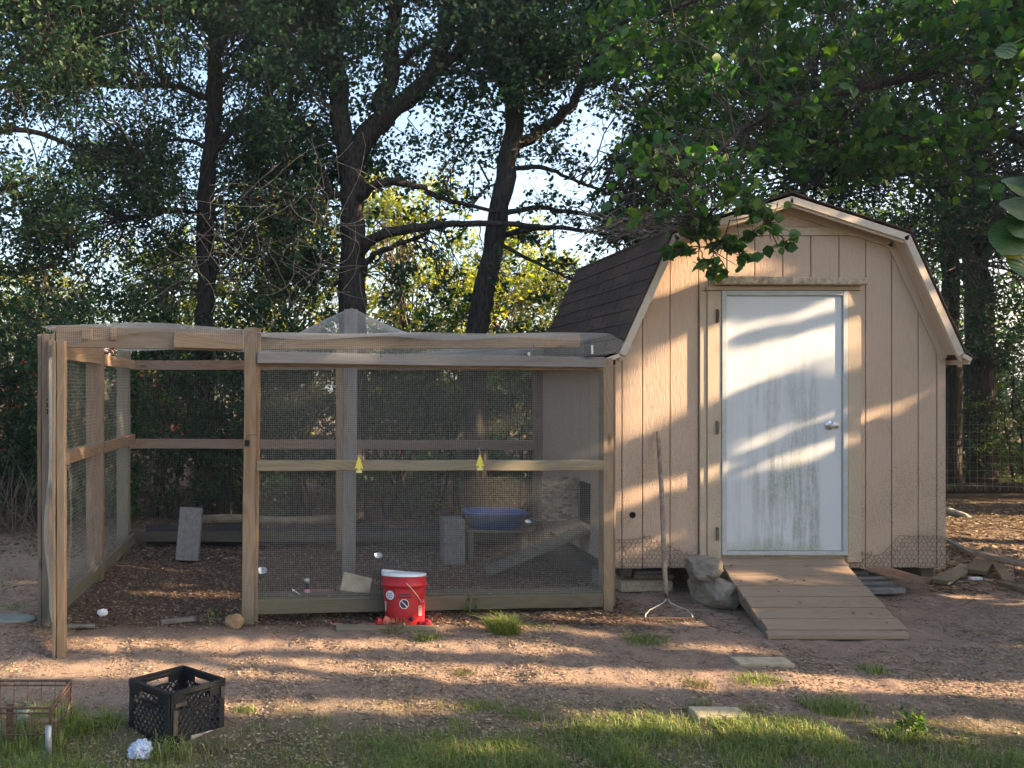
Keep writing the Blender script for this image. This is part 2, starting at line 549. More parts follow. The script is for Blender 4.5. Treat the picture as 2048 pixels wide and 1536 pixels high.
# ------------------------------------------------------------------ shed
SY = 5.75                                          # front wall plane
XL, XR, XC, ZB = 2.345, 4.809, 3.577, 0.205
shed = thing('shed', 'tan painted barn-roof garden shed with a mildewed white door', 'shed', (XC, 6.6, 0))
def roofz(dx):                                     # underside of the gambrel over the wall, dx from the centre
    dx = abs(dx)
    P = [(0, 2.915), (0.84, 2.645), (1.24, 1.77), (1.5, 1.70)]
    for (a, za), (b, zb) in zip(P, P[1:]):
        if dx <= b: return za + (zb - za) * (dx - a) / (b - a)
    return 1.7
def sx(px): return (px - CX) * SY / F
def sz(py): return H - (py - CY) * SY / F
DX0, DX1, DZ0, DZ1 = sx(1437), sx(1687), sz(1108), sz(583)
edges = [1228, 1242, 1283, 1338, 1395, 1451, 1507, 1563, 1619, 1675, 1728, 1780, 1833, 1870, 1888.5]
GAPZ = sz(472)
TH = 0.016
for a, b in zip(edges, edges[1:]):
    x0, x1 = sx(a) + 0.0035, sx(b) - 0.0035
    def col(xa, xb, zlo):
        xs = [xa, xb] + [XC + s * 0.84 for s in (-1, 1) if xa < XC + s * 0.84 < xb]
        xs.sort()
        top = [(x, min(roofz(x - XC), GAPZ - 0.004)) for x in xs]
        return [(xa, zlo), (xb, zlo)] + top[::-1]
    m = MB()
    ylift = rnd.uniform(0, 0.002)
    if x1 <= DX0 or x0 >= DX1:
        m.prism(col(x0, x1, ZB + rnd.uniform(-0.004, 0.004)), SY - TH - ylift, SY)
    else:
        m.prism(col(x0, x1, DZ1), SY - TH - ylift, SY)
        if x0 < DX0: m.prism([(x0, ZB), (DX0, ZB), (DX0, DZ1), (x0, DZ1)], SY - TH - ylift, SY)
        if x1 > DX1: m.prism([(DX1, ZB), (x1, ZB), (x1, DZ1), (DX1, DZ1)], SY - TH - ylift, SY)
    m.build('siding_board', M_tan, shed, bevel=0.002)
# backing behind the grooves, gable band and gable peak panel
m = MB()
def gable(y0, y1, xa=XL + 0.004, xb=XR - 0.004):
    m.prism([(xa, ZB + 0.01), (DX0, ZB + 0.01), (DX0, DZ1), (DX1, DZ1), (DX1, ZB + 0.01), (xb, ZB + 0.01), (xb, roofz(xb - XC)), (XC + 0.84, 2.64), (XC, 2.91), (XC - 0.84, 2.64), (xa, roofz(xa - XC))], y0, y1)
gable(SY + 0.001, SY + 0.03)
m.build('front_wall', M_tan, shed)
m = MB(); m.prism([(XC - 0.80, GAPZ), (XC + 0.80, GAPZ), (XC + 0.66, GAPZ + 0.062), (XC - 0.66, GAPZ + 0.062)], SY - 0.024, SY)
m.build('gable_band', M_trim, shed, bevel=0.002)
m = MB(); m.prism([(XC - 0.655, GAPZ + 0.067), (XC + 0.655, GAPZ + 0.067), (XC, 2.905)], SY - 0.014, SY)
m.build('gable_panel', M_tan, shed)
YB = 7.42
m = MB()
m.box(((XL + 0.012), (SY + 0.03 + YB) / 2, (ZB + 1.79) / 2), (0.02, YB - SY - 0.03, 1.79 - ZB)); m.build('side_wall', M_tan, shed)
m = MB(); m.box((XR - 0.012, (SY + 0.03 + YB) / 2, (ZB + 1.79) / 2), (0.02, YB - SY - 0.03, 1.79 - ZB)); m.build('side_wall', M_tan, shed)
y = SY + 0.035
while y < YB - 0.05:                               # left side boards seen through the mesh
    y1 = min(y + 0.205, YB)
    m = MB(); m.box((XL - 0.007, (y + y1) / 2, (ZB + 1.76) / 2), (0.014, y1 - y - 0.008, 1.76 - ZB - 0.01)); m.build('siding_board', M_tan, shed)
    m = MB(); m.box((XR + 0.007, (y + y1) / 2, (ZB + 1.76) / 2), (0.014, y1 - y - 0.008, 1.76 - ZB - 0.01)); m.build('siding_board', M_tan, shed)
    y = y1
m = MB(); m.prism([(XL, ZB), (XR, ZB), (XR, 1.79), (XC + 0.84, 2.63), (XC, 2.9), (XC - 0.84, 2.63), (XL, 1.79)], YB, YB + 0.02)
m.build('back_wall', M_tan, shed)
m = MB()
for xx in (XL + 0.1, XC - 0.35, XC + 0.4, XR - 0.1): m.box((xx, (SY + YB) / 2, ZB - 0.03), (0.09, YB - SY - 0.06, 0.09))
m.box((XC, (SY + YB) / 2, ZB + 0.035), (XR - XL - 0.05, YB - SY - 0.05, 0.03))
m.build('floor_frame', M_dark, shed)
# roof: deck, fascia, frieze, shingles
PR = [(-1.40, 1.748), (-1.255, 1.80), (-0.86, 2.668), (0, 2.945), (0.86, 2.668), (1.255, 1.80), (1.315, 1.764)]
RY0, RY1 = 5.61, 7.55
def strip(prof, d, y0, y1):
    up = [(XC + x, z) for x, z in prof]
    n = len(prof)
    lo = []
    for i, (x, z) in enumerate(prof):
        a = Vector(prof[max(i - 1, 0)]); b = Vector(prof[min(i + 1, n - 1)])
        t = (b - a).normalized(); nrm = Vector((t.y, -t.x))
        lo.append((XC + x + nrm.x * d, z + nrm.y * d))
    q = MB()
    for i in range(n - 1):
        q.prism([up[i], lo[i], lo[i + 1], up[i + 1]], y0, y1)
    return q
strip(PR, 0.018, RY0 + 0.012, RY1).build('roof_deck', M_dark, shed)
for i in range(6):                                 # rake boards along the front edge
    seg = PR[i:i + 2]
    q = strip([(x, z - 0.003) for x, z in seg], 0.052 if i in (1, 2, 3, 4) else 0.03, RY0 - 0.012, RY0 + 0.012)
    q.build('rake_board', M_cream if i != 2 else M_cream, shed, bevel=0.002)
    q = strip([(x, z - 0.056) for x, z in seg], 0.02, RY0 + 0.002, RY0 + 0.02)
    if i in (1, 2, 3, 4): q.build('rake_trim', M_trim, shed)
inner = [(-1.232, 1.775), (-0.832, 2.635), (0, 2.905), (0.832, 2.635), (1.232, 1.775)]
for i in range(4):
    strip(inner[i:i + 2], 0.05, SY - 0.034, SY - 0.018).build('frieze_board', M_trim, shed, bevel=0.002)
    strip([(x, z + 0.018) for x, z in inner[i:i + 2]], 0.012, RY0 + 0.02, SY - 0.001).build('soffit', M_trim, shed)
for s in (-1, 1):                                  # eave trim running back
    m = MB(); m.box((XC + (1.30 if s > 0 else -1.39), (RY0 + RY1) / 2, 1.735), (0.016, RY1 - RY0, 0.034)); m.build('eave_trim', M_cream, shed)
tab = MB(); tab.box((0, 0, 0), (0.294, 0.165, 0.005)).box((0, -0.0765, 0.007), (0.298, 0.014, 0.014))
proto = None
for side in (-1, 1):
    for (xa, za), (xb, zb) in (((1.40 if side < 0 else 1.32, 1.765), (1.262, 1.812)), ((1.262, 1.812), (0.866, 2.682)), ((0.866, 2.682), (0.0, 2.962))):
        a = Vector((XC + side * xa, 0, za)); b = Vector((XC + side * xb, 0, zb))
        up = (b - a); Ls = up.length; up.normalize()
        rows = max(1, round(Ls / 0.125))
        for r_ in range(rows):
            c = a + up * (r_ + 0.55) * Ls / rows
            yy = RY0 - 0.02 - (0.15 if r_ % 2 else 0)
            while yy < RY1:
                y0 = max(yy, RY0 - 0.018); y1 = min(yy + 0.302, RY1 + 0.01)
                if y1 - y0 > 0.05:
                    X_ = Vector((0, 1, 0)); Y_ = up; Z_ = X_.cross(Y_)
                    if Z_.z < 0: X_ = -X_; Z_ = -Z_
                    sc = (y1 - y0) / 0.302
                    tilt = Matrix.Rotation(R(2.2 + rnd.uniform(-0.5, 0.9)), 4, 'X')
                    M = Matrix((X_, Y_, Z_)).transposed().to_4x4() @ tilt @ Matrix.Diagonal((sc, min(1.0, (Ls / rows + 0.03) / 0.165) if rows == 1 else 1.0, 1, 1))
                    M.translation = Vector((c.x, (y0 + y1) / 2, c.z)) + Z_ * 0.004
                    if proto is None:
                        proto = tab.build('shingle', M_shingle, shed, M=M)
                    else:
                        dup(proto, M, shed)
                yy += 0.302
    m = MB()
for k in range(7):
    yy = RY0 + 0.0 + k * 0.285
    m = MB(); m.prism([(XC - 0.13, 2.935), (XC, 2.972), (XC + 0.13, 2.935), (XC + 0.13, 2.942), (XC, 2.982), (XC - 0.13, 2.942)], yy, yy + 0.28)
    m.build('ridge_cap', M_shingle, shed)
# awning, casing
m = MB(); m.prism([(sx(1425), sz(572)), (sx(1716), sz(573)), (sx(1718), sz(560)), (sx(1427), sz(556))], SY - 0.115, SY - 0.018)
m.build('door_awning', plain('dirty_trim', (0.42, 0.33, 0.24), 0.9, 0, 0.45, 30, 0.5), shed, bevel=0.006)
for nm, c in (('door_casing', (sx(1409), sx(1436), ZB + 0.02, sz(583) - 0.002)), ('door_casing', (sx(1688), sx(1714), ZB + 0.05, sz(583) - 0.002)), ('door_casing', (sx(1409), sx(1714), sz(582), sz(574)))):
    m = MB(); m.prism([(c[0], c[2]), (c[1], c[2]), (c[1], c[3]), (c[0], c[3])], SY - 0.045, SY - 0.0185); m.build(nm, M_trim, shed, bevel=0.002)
m = MB(); m.prism([(sx(1395), ZB + 0.01), (sx(1408), ZB + 0.01), (sx(1408), sz(585)), (sx(1395), sz(585))], SY - 0.038, SY - 0.0185); m.build('trim_strip', M_trim, shed, bevel=0.002)
m = MB(); m.prism([(sx(1395), ZB), (sx(1725), ZB), (sx(1725), DZ0 - 0.004), (sx(1395), DZ0 - 0.004)], SY - 0.013, SY - 0.001); m.build('sill', M_trim, shed)
# door
fr = MB()
fw = 0.036
for (a, b, c, d) in ((DX0, DX0 + fw, DZ0, DZ1), (DX1 - fw, DX1, DZ0, DZ1), (DX0 + fw, DX1 - fw, DZ1 - fw, DZ1), (DX0 + fw, DX1 - fw, DZ0, DZ0 + 0.03)):
    fr.prism([(a, c), (b, c), (b, d), (a, d)], SY - 0.05, SY + 0.01)
m = MB(); m.prism([(DX0 + fw + 0.003, DZ0 + 0.033), (DX1 - fw - 0.003, DZ0 + 0.033), (DX1 - fw - 0.003, DZ1 - fw - 0.003), (DX0 + fw + 0.003, DZ1 - fw - 0.003)], SY - 0.036, SY + 0.005)
door = m.build('door', M_door, shed, bevel=0.002)
fr.build('door_frame', plain('door_frame_paint', (0.47, 0.475, 0.47), 0.5, 0, 0.12, 10), shed, bevel=0.003)
knobM = T(W(1659, 850, SY - 0.036)) @ Matrix.Rotation(R(90), 4, 'X')
m = MB(); m.lathe([(0.036, -0.002), (0.037, 0.004), (0.028, 0.011), (0.014, 0.014), (0.012, 0.035), (0.021, 0.040), (0.029, 0.050), (0.029, 0.060), (0.022, 0.068), (0.008, 0.070)], 24, knobM)
kn = m.build('door_knob', M_steel, door, smooth=True)
for yy in (632, 855, 1068):
    p = W(1434.5, yy, SY - 0.055)
    m = MB(); m.tube([p + Vector((0, 0, -0.05)), p + Vector((0, 0, 0.05))], 0.007, 8).box(p + Vector((0.008, 0.004, 0)), (0.016, 0.004, 0.09))
    for k in range(-2, 3): m.tube([p + Vector((0, 0, k * 0.02 - 0.001)), p + Vector((0, 0, k * 0.02 + 0.001))], 0.0085, 8)
    m.build('hinge', M_rustwire if yy != 632 else M_rust, door)
hp = W(1265, 1030, SY - 0.0195)
m = MB(); m.lathe([(0.024, 0), (0.024, 0.0015)], 20, T(hp) @ Matrix.Rotation(R(90), 4, 'X')); m.build('hole_shade_disc', M_hole_shade, shed)  # flat black disc on the siding; the hole's inner shade is its colour
for (px, py) in ((1270, 680), (1308, 812), (1352, 1005), (1690, 832), (1842, 1112), (1700, 1075), (1755, 1095), (1380, 940)):
    p = W(px, py, SY - 0.02)
    m = MB(); m.lathe([(0.004, 0), (0.003, 0.002)], 8, T(p) @ Matrix.Rotation(R(90), 4, 'X')); m.build('nail_head', M_rustwire, shed)

# chicken wire stapled over the bottom of the wall
def hexwire(x0, x1, z0, z1, topf, y, s=0.020, r=0.0014, jit=0.004):
    m = MB(); seen = {}
    dx = s * math.sqrt(3); dz = s * 1.5
    def J(x, z):
        k = (round(x * 2000), round(z * 2000))
        if k not in seen:
            seen[k] = Vector((x + rnd.uniform(-jit, jit), y - rnd.uniform(0, 0.012), z + rnd.uniform(-jit, jit)))
        return seen[k]
    z, row = z0, 0
    while z < z1:
        x = x0 + (dx / 2 if row % 2 else 0)
        while x < x1:
            if z < topf(x):
                a = J(x, z); b = J(x + dx / 2, z + s / 2); c = J(x + dx / 2, z + s * 1.5); d = J(x - dx / 2, z + s / 2)
                for p, q in ((a, b), (b, c), (a, d)):
                    m.tube([p, q], r, 3, cap=False)
            x += dx
        z += dz; row += 1
    return m
def tl(pts):
    def f(x):
        px = CX + x * F / SY
        for (a, za), (b, zb) in zip(pts, pts[1:]):
            if a <= px <= b: return sz(za + (zb - za) * (px - a) / (b - a))
        return 0
    return f
topL = tl([(1226, 1079), (1270, 1079), (1300, 1072), (1330, 1090), (1370, 1105), (1415, 1128)])
topR = tl([(1690, 1112), (1715, 1104), (1745, 1112), (1765, 1108), (1782, 1090), (1800, 1071), (1828, 1073), (1890, 1074)])
q = hexwire(XL + 0.01, sx(1412), 0.21, 0.6, topL, SY - 0.022)
for (a, b) in zip([(1228, 1079), (1270, 1079), (1298, 1072), (1322, 1085)], [(1270, 1079), (1298, 1072), (1322, 1085), (1415, 1128)]):
    q.tube([W(*a, SY - 0.026), W(*b, SY - 0.026)], 0.0014, 4)
q.build('chicken_wire', M_hexwire, shed)
q = hexwire(sx(1692), XR + 0.005, 0.21, 0.6, topR, SY - 0.022)
pts = [(1690, 1112), (1715, 1104), (1745, 1112), (1765, 1108), (1782, 1090), (1800, 1071), (1828, 1073), (1888, 1074)]
for a, b in zip(pts, pts[1:]): q.tube([W(*a, SY - 0.026), W(*b, SY - 0.026)], 0.0014, 4)
q.build('chicken_wire', M_hexwire, shed)
# wire hanging in the gap under the shed
q = hexwire(XL + 0.02, sx(1420), 0.02, 0.21, lambda x: 0.2, SY + 0.02, 0.021, 0.0008)
q.build('chicken_wire', M_rust, shed)

# supports under the shed: each block lies on its own
def blk(name, label, cat, c, d, rz, mat, group=None, bevel=0.008):
    o = thing(name, label, cat, c, group) if False else None
    m = MB(); m.box((0, 0, d[2] / 2), d)
    ob = m.build(name, mat, None, bevel=bevel, M=T(c) @ Matrix.Rotation(R(rz), 4, 'Z'))
    return tag(ob, label, cat, group)
g1 = W(1300, 1200, 5.78)
blk('support_block', 'wide lowest brown block of the pile behind the rake', 'block', (2.62, 5.95, 0.0), (0.40, 0.26, 0.085), 2, M_concrete_tan, 'blocks holding up the left end of the shed')
blk('support_block', 'middle wooden block of the pile behind the rake', 'block', (2.70, 5.97, 0.086), (0.30, 0.22, 0.042), -3, M_rail, 'blocks holding up the left end of the shed')
blk('support_block', 'topmost thin block of the pile behind the rake', 'block', (2.68, 5.98, 0.129), (0.28, 0.24, 0.02), 5, M_grey, 'blocks holding up the left end of the shed')
blk('support_block', 'dark block lying beside the pile, nearest the corner post of the run', 'block', (2.40, 6.02, 0.0), (0.14, 0.2, 0.12), 12, M_concrete, 'blocks holding up the left end of the shed')
blk('paver', 'broad bottom paver of the stack under the right end of the shed', 'paver', (4.30, 5.93, 0.0), (0.46, 0.36, 0.05), 3, M_concrete, 'pavers under the right end of the shed')
blk('paver', 'second paver up in the stack under the right end of the shed', 'paver', (4.28, 5.96, 0.051), (0.40, 0.30, 0.035), -4, M_concrete, 'pavers under the right end of the shed')
blk('paver', 'third, greyer paver up in the stack under the right end of the shed', 'paver', (4.26, 5.98, 0.087), (0.36, 0.30, 0.03), 6, M_grey, 'pavers under the right end of the shed')
blk('paver', 'topmost paver touching the beam under the right end of the shed', 'paver', (4.22, 5.99, 0.118), (0.26, 0.22, 0.03), -2, M_concrete, 'pavers under the right end of the shed')

# ------------------------------------------------------------------ ramp of planks at the door
ramp = thing('door_ramp', 'wooden plank ramp sloping down from the shed door to the dirt', 'ramp', (3.4, 5.2, 0))
nP = 8
Ltop, Lbot = Vector((3.10, 5.715, 0.285)), Vector((2.87, 4.70, 0.035))
Rtop, Rbot = Vector((4.015, 5.715, 0.285)), Vector((3.735, 4.70, 0.035))
lys = [1110, 1131, 1150, 1171, 1192, 1214, 1236, 1259, 1281]
def rampt(py):                                     # parameter along the ramp for a photo row
    lo, hi = 0.0, 1.0
    for _ in range(30):
        mid = (lo + hi) / 2
        if PX(Ltop.lerp(Lbot, mid))[1] < py: lo = mid
        else: hi = mid
    return lo
ts = [rampt(y) for y in lys]; ts[0] = 0; ts[-1] = 1
for a, b in zip(ts, ts[1:]):
    g_ = 0.0065
    l0, l1 = Ltop.lerp(Lbot, a + g_), Ltop.lerp(Lbot, b - g_)
    r0, r1 = Rtop.lerp(Rbot, a + g_), Rtop.lerp(Rbot, b - g_)
    j = rnd.uniform(-0.012, 0.012)
    m = MB()
    dn = Vector((0, 0, -0.03))
    lift = Vector((0, 0, rnd.uniform(-0.0025, 0.0025)))
    P4 = [l0 + Vector((j, 0, 0)) + lift, r0 + Vector((j, 0, 0)) + lift, r1 + Vector((j, 0, 0)), l1 + Vector((j, 0, 0))]
    m.add(P4 + [p + dn for p in P4], [(0, 1, 2, 3), (7, 6, 5, 4), (0, 4, 5, 1), (1, 5, 6, 2), (2, 6, 7, 3), (3, 7, 4, 0)])
    m.build('plank', M_ramp, ramp, bevel=0.003)
for tl_, bl_, s in ((Ltop, Lbot, 1), (Rtop, Rbot, -1)):
    o_ = Vector((0.03 * s, 0, -0.033))
    a = tl_ + o_; b = bl_ + o_
    m = MB()
    x0 = Vector((0.019, 0, 0))
    P = [a - x0, a + x0, b + x0, b - x0]
    q = [Vector((p.x, p.y, max(p.z - 0.10, -0.03) if i < 2 else -0.03)) for i, p in enumerate(P)]
    m.add(P + q, [(0, 1, 2, 3), (7, 6, 5, 4), (0, 4, 5, 1), (1, 5, 6, 2), (2, 6, 7, 3), (3, 7, 4, 0)])
    m.build('stringer', M_grey, ramp, bevel=0.003)
m = MB()
for i in range(14):                                # dead leaves caught on the planks
    t = rnd.random(); p = Ltop.lerp(Lbot, t).lerp(Rtop.lerp(Rbot, t), rnd.uniform(0.05, 0.95)) + Vector((0, 0, 0.006))
    a = rnd.uniform(0, 6.28); u = Vector((math.cos(a), math.sin(a), 0)) * rnd.uniform(0.01, 0.022); v = Vector((-u.y, u.x, 0)) * 0.5
    m.add([p - u, p + v + Vector((0, 0, 0.006)), p + u, p - v + Vector((0, 0, 0.006))], [(0, 1, 2), (0, 2, 3)])
ob = m.build('dead_leaves', plain('dead_leaf_brown', (0.20, 0.09, 0.05), 0.9, 0, 0.5, 9))
tag(ob, 'few brown dead leaves lying on the plank ramp', 'leaves', kind='stuff')

# ------------------------------------------------------------------ boulder
from mathutils import noise as mnoise
def rock(name, label, cat, c, d, seed, mat, parent=None, sub=3):
    bm = bmesh.new(); bmesh.ops.create_icosphere(bm, subdivisions=sub, radius=1)
    r_ = random.Random(seed)
    cuts = [(Vector((r_.gauss(0, 1), r_.gauss(0, 1), r_.gauss(0, 1))).normalized(), r_.uniform(0.55, 0.85)) for _ in range(14)]
    ws = [(Vector((r_.gauss(0, 1), r_.gauss(0, 1), r_.gauss(0, 1))) * k_, r_.uniform(0, 6), 0.05 / k_) for k_ in (2, 2.5, 3, 4, 6, 8, 11, 14, 17, 20)]
    for v in bm.verts:
        for nrm, k in cuts:
            e = v.co.dot(nrm) - k
            if e > 0: v.co -= nrm * e * 0.85
        for w_, ph, am in ws: v.co += v.co.normalized() * am * math.sin(w_.dot(v.co) + ph)
        v.co *= 1 + 0.09 * mnoise.fractal(v.co * 2.3 + Vector((seed, 0, 0)), 0.8, 2.1, 6) + 0.05 * abs(mnoise.noise(v.co * 5 + Vector((0, seed, 0))))
        v.co = Vector((v.co.x * d[0] / 2, v.co.y * d[1] / 2, v.co.z * d[2] / 2))
    me = bpy.data.meshes.new(name); bm.to_mesh(me); bm.free()
    o = link(name, me, mat, parent, smooth=True, M=T(c))
    return tag(o, label, cat)
M_rock = plain('grey_rock', (0.235, 0.20, 0.16), 0.95, 0, 0.3, 14, 0.9, 0.2)
M_rockb = plain('brown_rock', (0.28, 0.185, 0.105), 0.95, 0, 0.3, 14, 0.9, 0.2)
bo = thing('boulder', 'big grey boulder with a crack leaning between rake and ramp', 'boulder', (2.98, 5.55, 0))
rock('upper_lobe', None, None, (2.90, 5.50, 0.255), (0.34, 0.30, 0.24), 5, M_rock, bo, 5)
rock('lower_lobe', None, None, (2.94, 5.47, 0.09), (0.35, 0.38, 0.33), 8, M_rock, bo, 5)
rock('rock', 'brown rock on the dirt at the foot of the gate post', 'rock', (G(470, 1256) + Vector((0, 0, 0.04))), (0.15, 0.13, 0.12), 3, M_rockb)

# ------------------------------------------------------------------ chicken run
run = thing('chicken_run', 'timber framed chicken run walled and roofed with square wire mesh', 'chicken run', (0.2, 6.2, 0))
Yf, Yb = 5.02, 7.39
def post(px0, px1, pyt, pyb, Y, mat=M_post, depth=0.09, name='post', py_is_top=True, lean=0.0):
    a, b = W(px0, pyb, Y), W(px1, pyb, Y)
    t = W(px0, pyt, Y)
    w = b.x - a.x
    p0 = Vector(((a.x + b.x) / 2, Y + depth / 2, -0.03)); p1 = Vector(((a.x + b.x) / 2 + lean, Y + depth / 2, t.z))
    return board(name, p0, p1, w, depth, (0, 1, 0), mat, run)
post(75, 83, 668, 1250, Yf + 0.03, M_post, 0.09)
post(83.5, 108, 668, 1250, Yf, M_post, 0.04)
post(108.5, 116, 672, 1240, Yf + 0.04, M_green, 0.09)
post(483, 507, 655, 1240, 5.0, M_post, 0.09, lean=0.02)
post(507.5, 515, 657, 1215, 5.03, M_rail, 0.06, lean=0.02)
post(172, 203, 690, 1147, 6.15, M_rail, 0.09)
post(233, 257, 700, 1098, Yb, M_green, 0.09)
post(684, 711, 618, 1152, 6.30, M_grey, 0.09, lean=0.02)
post(672, 689, 690, 1100, Yb - 0.03, M_fresh, 0.05)
post(1070, 1088, 690, 1100, Yb, M_rail, 0.09)
post(1207, 1227, 716, 1222, 5.33, M_fresh, 0.09)
post(1226.8, 1231, 730, 1216, 5.40, M_post, 0.09)
def railx(px0, py0t, px1, py1t, hpx, Y, mat=M_rail, t=0.04, nm='rail', Y1=None):
    Y1 = Y1 or Y
    a = W(px0, py0t + hpx / 2, Y); b = W(px1, py1t + hpx / 2, Y1)
    a.y += t / 2; b.y += t / 2
    return board(nm, a, b, hpx * Y / F, t, (0, 1, 0), mat, run)
railx(112, 652, 484, 660, 42, Yf + 0.01, M_post)               # lintel over the open doorway
railx(347, 665, 486, 669, 30, Yf - 0.024, M_fresh, 0.02)       # splice board on it
a = W(172, 662, Yf - 0.01)
railx(163, 657, 184, 657, 21, Yf - 0.012, M_fresh, 0.014, 'wood_scrap')
railx(221, 655, 232, 655, 25, Yf - 0.012, M_rail, 0.014, 'wood_scrap')
railx(520, 672, 1160, 668, 27, 5.42, M_fresh)                  # upper beam
railx(516, 668, 880, 668, 4, 5.38, M_fresh, 0.07)
railx(514, 704, 1209, 714, 22, 4.98, M_grey, 0.04, Y1=5.27)    # gate frame
railx(512, 921, 1208, 921, 21, 5.02, M_green, 0.04, Y1=5.29)
railx(503, 1200, 1206, 1186, 29, 5.03, M_mossy, 0.05, Y1=5.31)
railx(518, 727, 1207, 736, 6, 5.03, M_rail, 0.035, Y1=5.31)
railx(503, 1192, 1206, 1180, 8, 5.10, M_mossy, 0.09, Y1=5.36)
for (y0, y1) in ((732, 918), (944, 1196)):                     # stiles of the gate frame
    m_ = railx  # noqa
a = W(513, 731, 5.06); b = W(508, 1200, 5.06)
board('stile', a + Vector((0.012, 0, 0)), b + Vector((0.012, 0, 0)), 0.02, 0.035, (0, 1, 0), M_rail, run)
railx(258, 721, 1075, 721, 19, Yb + 0.01, M_rail)
railx(258, 878, 1075, 881, 19, Yb + 0.01, M_rail)
railx(258, 1064, 1075, 1064, 20, Yb + 0.01, M_dark)
def raily(p0, Y0, p1, Y1, hw, mat, X=None):
    a = W(p0[0], p0[1], Y0); b = W(p1[0], p1[1], Y1)
    return board('rail', a, b, hw, 0.04, (1, 0, 0), mat, run)
XS = -1.60
def side_rail(z, ya, yb, mat, h=0.085):
    return board('rail', Vector((XS, ya, z)), Vector((XS, yb, z)), h, 0.04, (1, 0, 0), mat, run)
side_rail(1.80, 5.1, 6.12, M_fresh, 0.13); side_rail(1.77, 6.24, 7.38, M_fresh, 0.09)
side_rail(1.07, 5.1, 6.13, M_rail, 0.09); side_rail(1.06, 6.24, 7.38, M_rail, 0.09)
side_rail(0.10, 5.1, 6.13, M_mossy, 0.10); side_rail(0.10, 6.24, 7.38, M_mossy, 0.10)
# wire mesh panels: square hardware cloth, real wires
STEP = 0.0127
def wires(name, fn, nu, nv, su, sv, r=0.00062, parent=run, mat=M_wire, skip=None):
    """fn(u, v) -> point, u in 0..1 and v in 0..1; nu wires of constant u with sv segments, nv wires of constant v with su segments"""
    V, Fc = [], []
    base = 0
    def line(P):
        nonlocal base
        P = np.array(P); n = len(P)
        d = np.gradient(P, axis=0); d /= np.linalg.norm(d, axis=1)[:, None] + 1e-9
        ref = np.array([0.31, 0.9, 0.3]); a = np.cross(d, ref); a /= np.linalg.norm(a, axis=1)[:, None]
        b = np.cross(d, a)
        ring = np.stack([P + r * a, P + r * (-0.5 * a + 0.87 * b), P + r * (-0.5 * a - 0.87 * b)], 1).reshape(-1, 3)
        V.append(ring)
        i = np.arange(n - 1)[:, None] * 3 + np.arange(3)[None, :]
        j = np.arange(n - 1)[:, None] * 3 + (np.arange(3)[None, :] + 1) % 3
        Fc.append((np.stack([i, j, j + 3, i + 3], -1).reshape(-1, 4)) + base)
        base += len(ring)
    for k in range(nu):
        u = (k + 0.5) / nu
        line([fn(u, v) for v in np.linspace(0, 1, sv + 1)])
    for k in range(nv):
        v = (k + 0.5) / nv
        line([fn(u, v) for u in np.linspace(0, 1, su + 1)])
    o = fast(name, np.concatenate(V), np.concatenate(Fc), mat, parent, smooth=True, origin=tuple(_wm[parent.name].translation) if parent else (0, 0, 0))
    return o
def quadfn(a, b, c, d, bulge=0.004, axis=(0, 1, 0), ph=0.0):   # a bottom-left, b bottom-right, c top-right, d top-left
    a, b, c, d = map(np.array, (a, b, c, d)); ax = np.array(axis)
    def fn(u, v):
        p = (a * (1 - u) + b * u) * (1 - v) + (d * (1 - u) + c * u) * v
        return p + ax * (bulge * (math.sin(5.1 * u + ph + 2.3 * v) + math.sin(9 * v + 3 * u + ph)))
    return fn
def panel(a, b, c, d, **k):
    wd = np.linalg.norm(np.array(b) - np.array(a)); ht = np.linalg.norm(np.array(d) - np.array(a))
    st = k.pop('st', STEP)
    mk = {x: k.pop(x) for x in ('r', 'mat', 'parent') if x in k}
    return wires('wire_mesh', quadfn(a, b, c, d, **k), int(wd / st), int(ht / st), 12, 12, **mk)
panel(W(508, 921, 5.065), W(1208, 921, 5.33), W(1208, 732, 5.33), W(513, 730, 5.065), bulge=0.005)
panel(W(505, 1202, 5.065), W(1206, 1192, 5.33), W(1208, 938, 5.33), W(508, 938, 5.065), bulge=0.006, ph=1.3)
panel((XS + 0.03, Yb + 0.06, 0.1), (2.25, Yb + 0.06, 0.1), (2.25, Yb + 0.06, 1.8), (XS + 0.03, Yb + 0.06, 1.8), st=0.0254, r=0.0007, mat=M_rustwire)
panel((XS - 0.03, 5.05, 0.05), (XS - 0.03, Yb, 0.05), (XS - 0.03, Yb, 1.8), (XS - 0.03, 5.05, 1.8), axis=(1, 0, 0), bulge=0.015, st=0.0254, r=0.00075)
# roof mesh, propped up by the tall middle post
def tent(u, v):
    x = -1.68 + u * 3.86; y = 4.97 + v * 2.45
    zf = 1.955 - 0.055 * min(1, max(0, (x + 1.6) / 1.4)) + (0.035 * math.sin((x + 1.55) * 2.2) if x < -0.3 else 0.0)
    z = zf - 0.05 * v + 0.012 * math.sin(7 * x + 3 * y) * math.sin(math.pi * min(1, v + 0.1))
    rr = math.hypot((x - 0.43) * 1.0, (y - 6.34) * 0.75)
    z += 0.335 * max(0, 1 - rr / 0.80) ** 1.25
    if x > 2.0: z -= (x - 2.0) * 0.6
    return (x, y, z)
wires('roof_mesh', tent, int(3.86 / STEP / 1.0), int(2.45 / STEP / 1.0), 90, 60, r=0.00055)
def flapL(u, v):
    x = -1.64 + u * 1.28
    z0 = tent(u * 1.28 / 3.86 + 0.04 / 3.86, 0)[2]
    dep = 0.085 + 0.03 * math.sin(6 * u + 1)
    return (x, 4.968 - 0.004 * math.sin(19 * u), z0 - v * dep)
wires('roof_mesh_flap', flapL, int(1.28 / STEP), 7, 40, 3, r=0.0006)
